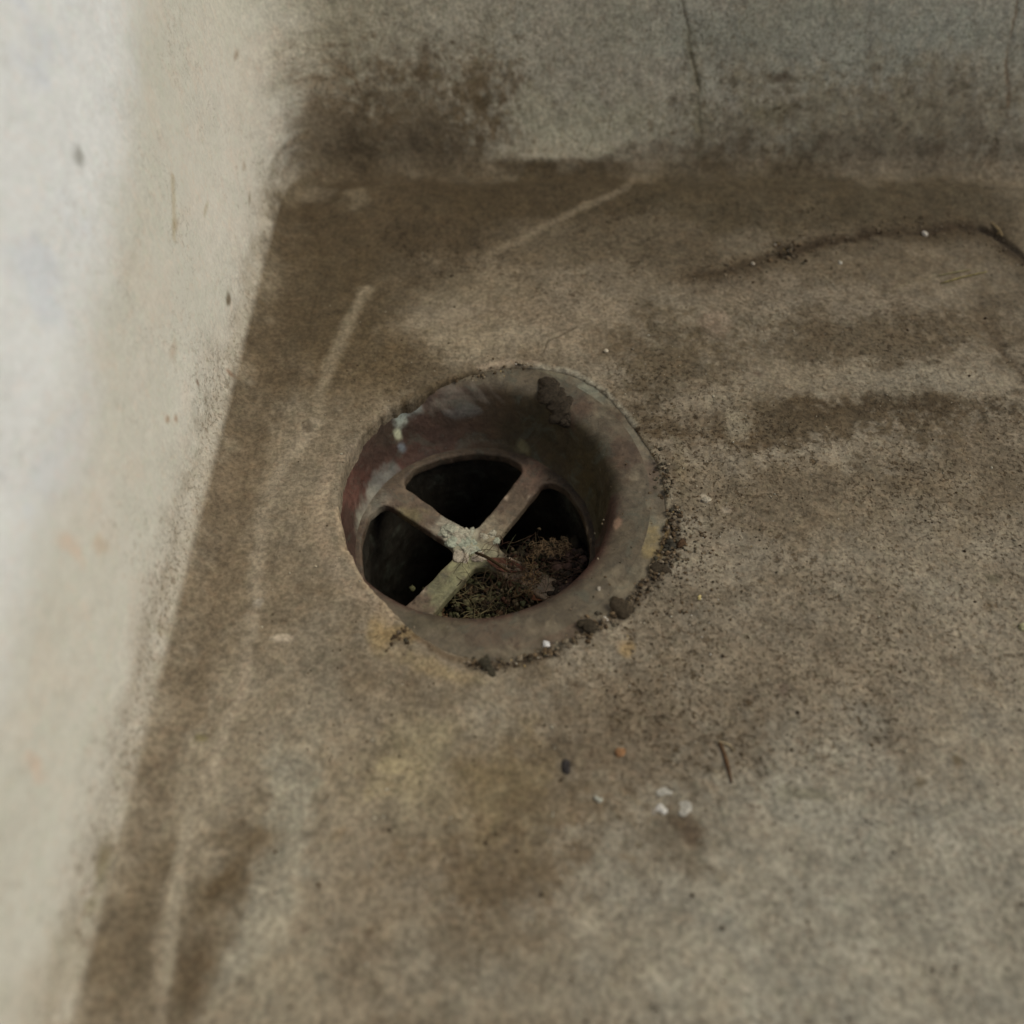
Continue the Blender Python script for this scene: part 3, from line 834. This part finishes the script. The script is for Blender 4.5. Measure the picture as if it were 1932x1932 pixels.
def bowl_paint(V, T, RR, ZP, F):
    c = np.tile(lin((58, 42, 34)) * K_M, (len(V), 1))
    def mx(m, s, k=K_M):
        nonlocal c; m = np.clip(m, 0, 1)[:, None]; c = c * (1 - m) + lin(s) * k * 0.92 * m
    n = fbm(T * 28, V[:, 2] * 1.3, 13, 5, 421)
    mx(sstep(0, .8, n) * .5, (76, 46, 38)); mx(sstep(0, .8, -n) * .5, (52, 44, 33))
    mx(sstep(1.25, 0.55, np.abs(T - 0.62)) * .6, (52, 50, 30))
    rim = sstep(29.6, 33.5, RR + 0.8 * fbm(V[:, 0], V[:, 1], 8, 4, 423)) * sstep(-4, -1.2, ZP)
    mx(rim, (84, 75, 61)); mx(rim * sstep(0, .8, fbm(V[:, 0], V[:, 1], 14, 5, 411)) * .5, (94, 85, 68)); mx(rim * sstep(0, .8, -fbm(V[:, 0], V[:, 1], 14, 5, 411)) * .5, (74, 64, 49))
    gd = fbm(V[:, 0], V[:, 1], 2.4, 4, 431); gb = fbm(V[:, 0], V[:, 1], 9, 4, 433)
    mx(rim * sstep(-.2, .7, gd + gb + (RR - 39) * .12) * .6, (112, 101, 82)); mx(rim * sstep(.3, .9, -gd + gb * .5) * .4, (62, 52, 38))
    tree = caster(V, F)
    for (u, v, r, s, a) in [(1180, 850, (4, 7, 9), (72, 54, 42), .6), (1100, 770, (4, 4, 9), (70, 50, 38), .6), (930, 1195, (8, 3, 9), (76, 60, 48), .5), (820, 1175, (6, 3, 9), (72, 66, 50), .5), (860, 752, (9, 9, 2.4), (112, 102, 90), .6), (880, 775, (5, 5, 1.5), (100, 100, 96), .4), (757, 790, (1.5, 2, 3.4), (150, 154, 140), .8), (752, 822, (1.2, 1.4, 1.6), (168, 168, 140), .8), (765, 775, (4, 3, 2), (112, 118, 112), .6),
                            (758, 845, (1.2, 1.2, 2), (120, 128, 132), .6), (720, 900, (4, 5, 3), (110, 112, 104), .6), (700, 960, (3, 5, 3.5), (128, 124, 110), .6), (690, 1000, (3, 4, 3), (118, 116, 100), .5), (985, 845, (2, 2, 2), (104, 98, 70), .7),
                            (985, 870, (2, 2, 1), (96, 92, 64), .6), (860, 862, (9, 3, .7), (118, 110, 78), .6), (800, 880, (6, 3, .8), (116, 112, 84), .6), (1165, 985, (1.0, 1.6, 1.6), (130, 104, 84), .8), (660, 930, (3, 5, 3), (96, 66, 56), .6),
                            (1100, 900, (4, 8, 6), (62, 52, 30), .5)]:
        mx(spot3(V, hit(tree, u, v), r, 1.0) * a, s)
    return c


fl = [(47, -3.0), (47, -0.55), (43, -0.5), (40.0, -0.6), (38.0, -0.75)]
lathe('flange', dense(fl), M_BRONZE, flange_paint)
bez = np.array([(38.0, -0.75), (31.3, -1.0), (29.7, -1.5), (29.3, -6.0)])
tt = np.linspace(0, 1, 30)[:, None]
bz = (1 - tt) ** 3 * bez[0] + 3 * (1 - tt) ** 2 * tt * bez[1] + 3 * (1 - tt) * tt ** 2 * bez[2] + tt ** 3 * bez[3]
bw = [tuple(p) for p in bz] + [(28.6, -11), (27.9, -13.6), (26.9, -15.4), (26.2, -16.2), (25.8, -17.4)]
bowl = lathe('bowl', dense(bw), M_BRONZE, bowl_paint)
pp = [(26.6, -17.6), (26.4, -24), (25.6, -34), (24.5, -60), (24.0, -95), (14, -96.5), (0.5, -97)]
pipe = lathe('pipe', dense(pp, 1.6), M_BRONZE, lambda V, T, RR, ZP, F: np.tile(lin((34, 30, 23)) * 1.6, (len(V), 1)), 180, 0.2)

# strainer plate: disc with four rounded sector openings
HUB = np.array([0.0, 0.0])
cdat = bpy.data.curves.new('strainer', 'CURVE'); cdat.dimensions = '2D'; cdat.fill_mode = 'BOTH'
cdat.extrude = 0.85 * MM; cdat.bevel_depth = 0.55 * MM; cdat.bevel_resolution = 3; cdat.offset = 0


def spline(pts):
    s = cdat.splines.new('POLY'); s.points.add(len(pts) - 1)
    for p, q in zip(s.points, pts): p.co = (q[0] * MM, q[1] * MM, 0, 1)
    s.use_cyclic_u = True


spline([(28.3 * math.cos(a), 28.3 * math.sin(a)) for a in np.linspace(0, 2 * math.pi, 160, endpoint=False)])
TURN = math.radians(55)
A_IMG, SPW = TURN, 2.15


def rounded(poly, radii, n=8):
    out = []; m = len(poly)
    for i in range(m):
        p = np.array(poly[i]); a = np.array(poly[i - 1]); b = np.array(poly[(i + 1) % m]); r = radii[i]
        if r <= 0: out.append(tuple(p)); continue
        da = (a - p) / np.linalg.norm(a - p); db = (b - p) / np.linalg.norm(b - p)
        ang = math.acos(max(-1, min(1, da @ db))); t = r / math.tan(ang / 2)
        c = p + (da + db) / np.linalg.norm(da + db) * r / math.sin(ang / 2)
        s, e = p + da * t - c, p + db * t - c
        a0 = math.atan2(s[1], s[0]); a1 = math.atan2(e[1], e[0]); dd = (a1 - a0 + math.pi) % (2 * math.pi) - math.pi
        for k in range(n + 1): out.append((c[0] + r * math.cos(a0 + dd * k / n), c[1] + r * math.sin(a0 + dd * k / n)))
    return out


def hole(turn, ro=26.2, wob=0):
    # quarter opening: straight sides SPW from the axes, outer arc ro, inner corner rounded
    a0 = math.asin((SPW + 1.6) / ro); a1 = math.pi / 2 - a0
    arcp = [(ro * math.cos(a), ro * math.sin(a)) for a in np.linspace(a0 + 0.17, a1 - 0.17, 26)]
    sx = ro * math.cos(a0)
    poly = [(SPW, SPW)] + [(sx - 1.2, SPW + .3)] + arcp + [(SPW + .3, sx - 1.2)]
    rad_ = [3.8, 3.0] + [0] * len(arcp) + [3.0]
    q = rounded(poly, rad_)
    q2 = []
    for i, (x, y) in enumerate(q):
        q2.append((x * math.cos(turn) - y * math.sin(turn), x * math.sin(turn) + y * math.cos(turn)))
    return q2


for k in range(4): spline(hole(TURN + k * math.pi / 2))
tmp = bpy.data.objects.new('strainer_curve', cdat); C.objects.link(tmp)
dg = bpy.context.evaluated_depsgraph_get(); dg.update()
sm = bpy.data.meshes.new_from_object(tmp.evaluated_get(dg))
bpy.data.objects.remove(tmp)
bm = bmesh.new(); bm.from_mesh(sm)
bmesh.ops.remove_doubles(bm, verts=bm.verts, dist=1e-6)
bmesh.ops.triangulate(bm, faces=bm.faces)
for _ in range(5):
    es = [e for e in bm.edges if e.calc_length() > 1.3 * MM]
    if not es: break
    bmesh.ops.subdivide_edges(bm, edges=es, cuts=1)
    bmesh.ops.triangulate(bm, faces=[f for f in bm.faces if len(f.verts) > 3])
bm.to_mesh(sm); bm.free()
co = np.empty(len(sm.vertices) * 3, np.float32); sm.vertices.foreach_get('co', co); co = co.reshape(-1, 3) / MM
DISH = 2.2
co[:, 2] += 0.22 * fbm(co[:, 0], co[:, 1], 5, 4, 501) - DISH * np.clip(1 - (co[:, 0] ** 2 + co[:, 1] ** 2) / 26 ** 2, 0, 1)
co[:, 0] += 0.2 * fbm(co[:, 0], co[:, 1], 3.5, 4, 503); co[:, 1] += 0.2 * fbm(co[:, 1], co[:, 0], 3.5, 4, 505)
sc_col = np.tile(lin((92, 77, 63)) * K_M, (len(co), 1))


def smx(m, s):
    global sc_col
    m = np.clip(m, 0, 1)[:, None]; sc_col = sc_col * (1 - m) + lin(s) * K_M * m


nn = fbm(co[:, 0], co[:, 1], 7, 5, 511)
smx(sstep(0, .8, nn) * .5, (98, 86, 69)); smx(sstep(0, .8, -nn) * .5, (76, 62, 50))


def sspot(u, v, r, s, a):
    p = on_floor(u, v, Z_STR - 0.4) - np.array([OFFX, OFFY, 0])
    d = np.hypot(co[:, 0] - p[0], co[:, 1] - p[1]) / r + 0.5 * fbm(co[:, 0], co[:, 1], 2.0, 4, 521)
    smx((1 - sstep(.4, 1.3, d)) * a, s)


rq = np.hypot(co[:, 0], co[:, 1]); aq = np.arctan2(co[:, 1], co[:, 0])
smx(sstep(23.5, 26.5, rq + 0.6 * nn) * (0.45 + 0.5 * sstep(1.9, 1.2, np.abs(aq - 0.3))), (54, 44, 33))
sspot(868, 1010, 6, (166, 160, 140), .8); sspot(905, 1040, 5, (146, 140, 112), .7); sspot(880, 1070, 5, (128, 124, 92), .8); sspot(850, 1120, 6, (112, 110, 82), .8)
sspot(770, 985, 4, (110, 100, 70), .7); sspot(930, 1000, 4, (132, 120, 98), .6); sspot(700, 960, 5, (128, 120, 104), .6); sspot(1000, 900, 5, (104, 80, 66), .6); sspot(1060, 870, 5, (80, 70, 52), .6)
for i in range(30):
    a = rng.uniform(0, 6.28); rr_ = rng.uniform(3, 27); sspot_x = (rr_ * math.cos(a), rr_ * math.sin(a))
    d = np.hypot(co[:, 0] - sspot_x[0], co[:, 1] - sspot_x[1]) / rng.uniform(.4, 1.0)
    smx((1 - sstep(.4, 1.2, d)) * .7, (170, 150, 128) if i % 2 else (60, 50, 36))
sc_col *= 0.85
sm.vertices.foreach_set('co', (co * MM).ravel().astype(np.float32))
at = sm.attributes.new('pigment', 'FLOAT_COLOR', 'POINT')
rgba = np.ones((len(co), 4), np.float32); rgba[:, :3] = sc_col; at.data.foreach_set('color', rgba.ravel())
sm.polygons.foreach_set('use_smooth', [True] * len(sm.polygons)); sm.update()
strainer = link('strainer', sm, M_STRAIN, drain)
strainer.location = (OFFX * MM, OFFY * MM, Z_STR * MM)

# pale lime crust on the hub, stuck to the strainer
mb = MB()
Z_TOP = 1.75
for (u, v, r, h) in [(845, 1000, 1.7, .45), (858, 1006, 2.2, .6), (872, 1008, 2.0, .7), (868, 1020, 2.2, .6), (885, 1022, 1.6, .5), (850, 1018, 1.3, .4), (880, 1036, 1.5, .5), (898, 1040, 1.2, .4), (915, 1012, 1.1, .3), (928, 1006, .9, .3),
                     (905, 1052, 1.2, .3), (870, 1048, 1.4, .4), (935, 1022, .8, .3), (888, 1002, 1.0, .3)]:
    p = on_floor(u, v, Z_STR - 0.6) - np.array([OFFX, OFFY, 0])
    mb.lump((p[0], p[1], 1.35 - DISH * (1 - (p[0] ** 2 + p[1] ** 2) / 676)), (r * 1.1, r * .9, h * .75), tuple(lin((178 + random.uniform(-14, 6), 168, 147)) * 1.0), 0.7, 4)
crust = mb.build('lime_crust', M_STONE, strainer)

# ------------------------------------------------------------------ litter in the drain
def jit(a): return random.uniform(-a, a)


mb = MB()
ZS = Z_STR + 0.2
tones = [(90, 72, 50), (112, 94, 68), (66, 50, 36), (82, 82, 54), (120, 106, 80), (54, 44, 32), (92, 62, 46)]


def tone(k=0.55): return tuple(lin(random.choice(tones)) * k)


def fibre(u, v, z, length, yaw, r=0.12, col=None, arch=0.8, bend=0.5):
    p = on_floor(u, v, z); pts = []
    b = jit(bend)
    for i in range(8):
        t = i / 7 - 0.5; a = yaw + b * t * 2
        pts.append((p[0] + math.cos(a) * t * length, p[1] + math.sin(a) * t * length, z + arch * (0.25 - t * t) * 2 + jit(.08)))
    mb.tube(pts, [r * (1 - 0.6 * abs(2 * i / 7 - 1)) for i in range(8)], 5, col or tone())


# wad over the lower right opening
for i in range(300):
    u = random.gauss(985, 58); v = random.gauss(1085, 34)
    if ((u - 985) / 130) ** 2 + ((v - 1085) / 70) ** 2 > 1: continue
    z = ZS - 1.5 + random.random() * 2.6
    fibre(u, v, z, random.uniform(2, 7), random.uniform(0, 3.14), random.uniform(.04, .11))
for i in range(420):
    u = random.gauss(990, 50); v = random.gauss(1090, 30)
    z = ZS - 2.2 + random.random() * 2.2; p = on_floor(u, v, z)
    if math.hypot(p[0], p[1]) > 26: continue
    if u < 935 and v < 1110: continue
    mb.lump(p, random.uniform(.15, .6), tone(0.5), 0.7, 2, 0.7)
# lighter tuft of roots
for i in range(110):
    a = random.uniform(0, 3.14)
    fibre(1040 + jit(34), 1035 + jit(14), ZS + random.uniform(-.5, 1.6), random.uniform(1, 3.4), a, .09, tuple(lin((132, 108, 80)) * 0.7), 1.0, 2)
for i in range(60):
    fibre(1000 + jit(12), 1085 + jit(36), ZS + random.uniform(-.3, 1.2), random.uniform(1, 3), 1.57 + jit(.8), .09, tuple(lin((124, 98, 68)) * .65), 1.0, 2)
# reddish leaves
for (u, v, l, w, yaw, s) in [(955, 1068, 9, 3.4, -.3, (100, 64, 50)), (1060, 1098, 8, 2.6, .1, (86, 50, 46)), (1030, 1120, 7, 3, .5, (94, 56, 34)), (985, 1110, 6, 2.4, 1.0, (84, 62, 34)), (1080, 1070, 7, 3, -.5, (58, 40, 36))]:
    p = on_floor(u, v, ZS - 0.6); mb.leaf(p, l, w, yaw, .5, tuple(lin(s) * .8))
for i in range(260):
    u = 1085 + jit(45); v = 1085 + jit(45)
    p = on_floor(u, v, ZS - 0.8 + random.random() * 1.6)
    if math.hypot(p[0], p[1]) > 25.5: continue
    if i % 3: mb.lump(p, random.uniform(.3, 1.1), tuple(lin(random.choice([(48, 38, 30), (60, 46, 40), (40, 32, 24), (70, 52, 44)])) * 1.1), 0.7, 2, 0.6)
    else: fibre(u, v, ZS + random.random(), random.uniform(2, 6), random.uniform(-.6, .6), .1, tuple(lin((70, 54, 42)) * 1.2))
wad = tag(mb.build('plant_litter', M_PLANT), 'tangle of dry roots, moss and reddish leaf bits caught on the strainer lower right', 'plant litter', kind='stuff')

# mossy sludge heap showing through the lower opening
mb = MB()
for i in range(1500):
    u = random.gauss(955, 62); v = random.gauss(1135, 26)
    z = Z_STR - 3.2 - random.random() * 3 - abs(u - 955) * .02
    p = on_floor(u, v, z)
    if math.hypot(p[0], p[1]) > 25.6: continue
    s = random.choice([(86, 84, 56), (66, 64, 42), (52, 44, 30), (104, 98, 70), (76, 56, 38), (44, 38, 26)])
    if random.random() < .03: s = (176, 160, 140)
    mb.lump(p, random.uniform(.2, .8) * (0.5 if s[0] > 150 else 1), tuple(lin(s) * 1.15), 0.8, 2, 0.7)
for i in range(130):
    u = 955 + jit(100); v = 1135 + jit(34)
    p = on_floor(u, v, Z_STR - 3)
    if math.hypot(p[0], p[1]) < 24: fibre(u, v, Z_STR - 2.6 - random.random() * 1.5, random.uniform(2, 6), random.uniform(0, 3.14), .07, tuple(lin((124, 112, 80)) * 1.2))
for r_, zz in ((24.5, Z_STR - 8.2),):
    a0 = 0
    for i in range(500):
        a = random.uniform(-1.9, 0.2); rr_ = 24.5 * math.sqrt(random.random())
        mb.lump((rr_ * math.cos(a), rr_ * math.sin(a), zz + jit(1)), random.uniform(1, 2.2), tuple(lin((46, 40, 28)) * 1.2), 0.5, 1, 0.7)
tag(mb.build('moss_sludge', M_PLANT), 'dark green-brown mossy sludge lodged in the pipe under the lower opening', 'moss', kind='stuff')

# a single dark twig lying off the hub
mb = MB()
a = on_floor(897, 1043, ZS + .4); b = on_floor(962, 1077, ZS + 1.6)
pts = [tuple(a + (b - a) * t + np.array([0, 0.25 * math.sin(t * 5), 0.25 * math.sin(t * 3.1)])) for t in np.linspace(0, 1, 9)]
mb.tube(pts, [.30, .36, .38, .36, .38, .34, .32, .28, .16], 8, tuple(lin((58, 44, 26)) * 1.1))
tag(mb.build('twig', M_PLANT), 'short dark brown twig lying on the strainer hub', 'twig')

# dirt clod stuck on the far right of the rim
mb = MB()
dk = tuple(lin((54, 46, 36)) * 1.15)
for (u, v, r) in [(1036, 728, (2.6, 2.6, 1.1)), (1043, 745, (3.2, 2.8, 1.5)), (1051, 764, (3.4, 2.8, 1.8)), (1060, 782, (3.0, 2.2, 2.2)), (1066, 794, (2.0, 1.6, 1.8))]:
    mb.lump(tuple(hit(TREE['flange' if v < 740 else 'bowl'], u, v)), r, dk, 0.3, 4, rz=0.6)
tag(mb.build('dirt_clod', M_STONE), 'dark brown dirt clod stuck on the far right inside edge of the drain', 'dirt')

# ------------------------------------------------------------------ crumbs on floor and flange
def fz(p): return float(floor_z(np.array([p[0]]), np.array([p[1]]))[0])


def crumb(name, u, v, r, s, label, cat, mat=M_STONE, group=None, z=None, k=1.5, rough=.35):
    p = on_floor(u, v, 0); zz = fz(p) if z is None else z
    mb = MB(); rr = r if hasattr(r, '__len__') else (r, r * .85, r * .6)
    if name in ('pebble', 'plaster_fleck'): rr = tuple(q * .8 for q in rr)
    mb.lump((0, 0, 0), rr, tuple(lin(s) * k), rough + (.25 if name == 'pebble' else 0), 4, rz=random.uniform(0, 3))
    o = mb.build(name, mat); o.location = (p[0] * MM, p[1] * MM, (zz + rr[2] * (.15 if name == 'pebble' else .3)) * MM)
    return tag(o, label, cat, group)


crumb('pebble', 1110, 1182, (2.1, 1.5, .9), (52, 45, 34), 'dark brown pebble at the lower right edge of the flange', 'pebble')
crumb('pebble', 1172, 1146, (3.0, 1.9, 1.2), (60, 51, 39), 'largest brown pebble, beside the right lower flange edge', 'pebble')
crumb('pebble', 920, 1256, (2.0, 1.2, .9), (56, 51, 40), 'grey-green pebble in the grit below the flange', 'pebble')
crumb('pebble', 1262, 1030, (1.6, 1.3, .9), (52, 48, 40), 'black pebble against the right end of the flange', 'pebble')
crumb('pebble', 1285, 1026, (1.3, 1.0, .8), (70, 52, 36), 'small rust brown pebble just right of the black one', 'pebble')
crumb('pebble', 1246, 1073, (2.4, 1.4, .9), (54, 46, 35), 'flat dark pebble between the flange and the open floor', 'pebble')
crumb('pebble', 1068, 1444, (1.3, .9, .5), (50, 46, 44), 'lone dark grey pebble on the floor below the drain', 'pebble')
crumb('plaster_crumb', 1030, 1212, (.75, .65, .6), (236, 232, 226), 'bright white crumb on the lower flange', 'crumb', M_WHITE, z=-0.9, k=.95)
crumb('plaster_crumb', 1052, 1210 + 0, (.35, .3, .3), (150, 138, 112), 'tiny tan crumb right of the bright white one', 'crumb', M_WHITE, z=-0.9)
G = 'white plaster flecks on the floor below right of the drain'
for (u, v, r, s, lab) in [(1252, 1494, (1.1, .7, .2), (180, 173, 158), 'pale fleck topmost of the white cluster'),
                          (1250, 1527, (1.0, .8, .3), (214, 208, 196), 'brightest fleck at the left of the white cluster'),
                          (1293, 1528, (1.4, 1.0, .3), (188, 181, 166), 'largest flat fleck at the right of the white cluster'),
                          (1235, 1532, (.5, .4, .25), (176, 164, 148), 'tiny fleck left of the brightest one in the cluster'),
                          (1129, 1507, (.7, .55, .35), (192, 190, 174), 'small white fleck alone, left of the cluster')]:
    crumb('plaster_fleck', u, v, r, s, lab, 'fleck', M_WHITE, G, k=.95, rough=.9)
crumb('brick_crumb', 1171, 1420, (1.0, .7, .35), (140, 104, 72), 'small orange crumb on the floor between drain and white flecks', 'crumb', k=1.3)
crumb('plaster_crumb', 1333, 943, (1.0, .8, .4), (150, 140, 122), 'pale tan crumb embedded in floor right of the drain', 'crumb')
crumb('plaster_crumb', 1743, 443, (.8, .7, .6), (206, 196, 180), 'white crumb in the dirty joint near the back wall', 'crumb', M_WHITE, k=1.0)
crumb('plaster_crumb', 1420, 500, (.5, .45, .4), (200, 186, 164), 'small cream crumb at the left end of the dirty joint', 'crumb', M_WHITE, k=1.1)
crumb('plaster_crumb', 1585, 496, (.5, .45, .4), (206, 198, 180), 'small white crumb just below the middle of the dirty joint', 'crumb', M_WHITE, k=1.1)
crumb('plaster_crumb', 1143, 663, (.55, .5, .4), (196, 182, 158), 'cream crumb above the flange beside the short crack', 'crumb', M_WHITE, k=1.1)
crumb('plaster_crumb', 1130, 1107, (.5, .35, .3), (150, 140, 124), 'grey speck of plaster on the right lower flange', 'crumb', M_WHITE, z=-1.0, k=1.2)
crumb('plaster_crumb', 1320, 1127, (.6, .35, .3), (190, 172, 116), 'yellowish crumb on the floor beyond the dark flange grit', 'crumb', M_WHITE, k=1.2)
crumb('plaster_crumb', 1945 - 15, 1183, (.8, .6, .4), (150, 144, 110), 'pale greenish crumb at the far right of the floor', 'crumb')


def stick(name, pts, r, s, label, cat, k=1.3, lift=.3):
    mb = MB(); P3 = [on_floor(*p) for p in pts]
    P3 = [(p[0], p[1], fz(p) + lift) for p in P3]
    n = len(P3); fine = []
    for i in range(n - 1):
        for t in np.linspace(0, 1, 5)[:-1]:
            fine.append(tuple(np.array(P3[i]) * (1 - t) + np.array(P3[i + 1]) * t))
    fine.append(P3[-1]); m = len(fine)
    mb.tube(fine, [r * (0.35 + 0.65 * math.sin(math.pi * (0.15 + 0.75 * i / (m - 1)))) for i in range(m)], 7, tuple(lin(s) * k))
    return tag(mb.build(name, M_PLANT), label, cat)


stick('pine_needle', [(1357, 1403), (1366, 1425), (1373, 1450), (1380, 1480)], .27, (88, 62, 38), 'curved brown dry needle on the floor right of centre', 'needle')
stick('grass_stalk', [(1352, 1400), (1375, 1408), (1385, 1420)], .16, (150, 134, 104), 'thin pale bent stalk touching the top of the brown needle', 'stalk')
stick('grass_stalk', [(1775, 535), (1815, 522), (1862, 512)], .22, (128, 116, 74), 'thin straw stalk lying below the right part of the dirty joint', 'stalk')
stick('grass_stalk', [(1770, 520), (1800, 513), (1832, 508)], .15, (134, 124, 88), 'finer straw stalk just above the longer one near the joint', 'stalk')
stick('grass_stalk', [(1868, 425), (1882, 437), (1890, 448)], .25, (150, 130, 94), 'short tan stalk standing at the back right corner joint', 'stalk')

# grit: countless grains packed along the flange and in the joint, and strewn over the floor
mb = MB()
def grains(path, n, spread, rmin, rmax, zoff=0.0):
    P2 = np.array([on_floor(*p)[:2] for p in path])
    L = np.r_[0, np.cumsum(np.hypot(*np.diff(P2, axis=0).T))]
    for _ in range(n):
        t = random.uniform(0, L[-1]); x = np.interp(t, L, P2[:, 0]) + random.gauss(0, spread); y = np.interp(t, L, P2[:, 1]) + random.gauss(0, spread)
        s = random.choice([(76, 62, 45), (58, 47, 34), (94, 78, 58), (112, 100, 82), (84, 72, 55), (66, 60, 48), (100, 88, 72)])
        if random.random() < .06: s = random.choice([(170, 158, 136), (150, 128, 84), (186, 178, 164)])
        r = random.uniform(rmin, rmax) * (0.6 if s[0] > 140 else 1)
        z = fz((x, y)) + zoff
        if math.atan2(y, x) and math.hypot(x, y) < float(outline_r(np.array([math.atan2(y, x)]))[0]): z = -0.9
        mb.lump((x, y, z + r * .25), (r, r * random.uniform(.6, 1), r * .6), tuple(lin(s) * 1.5), .45, 2)
grains([(1268, 960), (1268, 1020), (1245, 1075), (1190, 1135), (1120, 1180), (1060, 1218)], 260, 1.2, .12, .6)
grains([(1285, 990), (1275, 1060), (1240, 1110)], 110, 2.6, .1, .4)
grains([(1300, 960), (1310, 1080), (1250, 1170), (1120, 1230)], 420, 7.5, .07, .3)
grains([(1050, 1222), (990, 1244), (930, 1256), (880, 1250)], 110, .8, .12, .5)
grains([(1240, 860), (1262, 940)], 60, 1.4, .2, .6)
grains([(850, 720), (930, 700), (1000, 690)], 40, .8, .15, .45)
grains([(760, 1195), (740, 1215)], 24, 1.2, .2, .5)
tag(mb.build('grit', M_STONE), 'loose dark grit packed along the edge of the drain flange', 'grit', kind='stuff')
mb = MB()
grains([(1330, 515), (1480, 472), (1560, 452), (1700, 434), (1850, 436), (1932, 492)], 300, 3.2, .08, .36)
grains([(1460, 480), (1500, 470)], 60, 2.4, .1, .6)
tag(mb.build('grit', M_STONE), 'dark grit gathered in the joint before the back wall', 'grit', kind='stuff')
mb = MB()
for _ in range(1500):
    u = random.uniform(480, 1940); v = random.uniform(470, 1930)
    p = on_floor(u, v)
    a = math.atan2(p[1], p[0])
    if math.hypot(p[0], p[1]) < float(outline_r(np.array([a]))[0]) + .5 or p[0] < -40: continue
    s = random.choice([(66, 54, 38), (84, 70, 52), (130, 120, 102), (150, 142, 124), (58, 46, 34)])
    r = random.uniform(.08, .26) if random.random() < .93 else random.uniform(.25, .45)
    mb.lump((p[0], p[1], fz(p) + r * .2), (r, r * .8, r * .6), tuple(lin(s) * 1.5), .4, 1)
tag(mb.build('dust_grains', M_STONE), 'fine sand grains strewn over the concrete floor', 'sand', kind='stuff')

# ------------------------------------------------------------------ light: overcast, open to the right
SUN_EL, SUN_AZ = 48.0, 80.0       # azimuth clockwise from +Y (the back wall's side)
w = bpy.data.worlds.new('World'); sc.world = w; w.use_nodes = True
wn = w.node_tree; bg = wn.nodes['Background']
sky = wn.nodes.new('ShaderNodeTexSky'); sky.sky_type = 'NISHITA'; sky.sun_disc = False
sky.sun_elevation = math.radians(SUN_EL); sky.sun_rotation = math.radians(SUN_AZ)
sky.air_density = 1.0; sky.dust_density = 4.0; sky.ozone_density = 1.0
wn.links.new(sky.outputs[0], bg.inputs['Color']); bg.inputs['Strength'].default_value = 0.055
sd = bpy.data.lights.new('sun', 'SUN'); sd.energy = 1.5; sd.angle = math.radians(35); sd.color = (0.97, 0.975, 0.87)
so = bpy.data.objects.new('sun', sd); C.objects.link(so)
d = Vector((math.sin(math.radians(SUN_AZ)) * math.cos(math.radians(SUN_EL)), math.cos(math.radians(SUN_AZ)) * math.cos(math.radians(SUN_EL)), math.sin(math.radians(SUN_EL))))
so.rotation_euler = d.to_track_quat('Z', 'Y').to_euler()

vs = sc.view_settings
vs.view_transform = 'Standard'; vs.look = 'None'; vs.exposure = 0.04; vs.gamma = 1; vs.use_curve_mapping = False
sc.display_settings.display_device = 'sRGB'
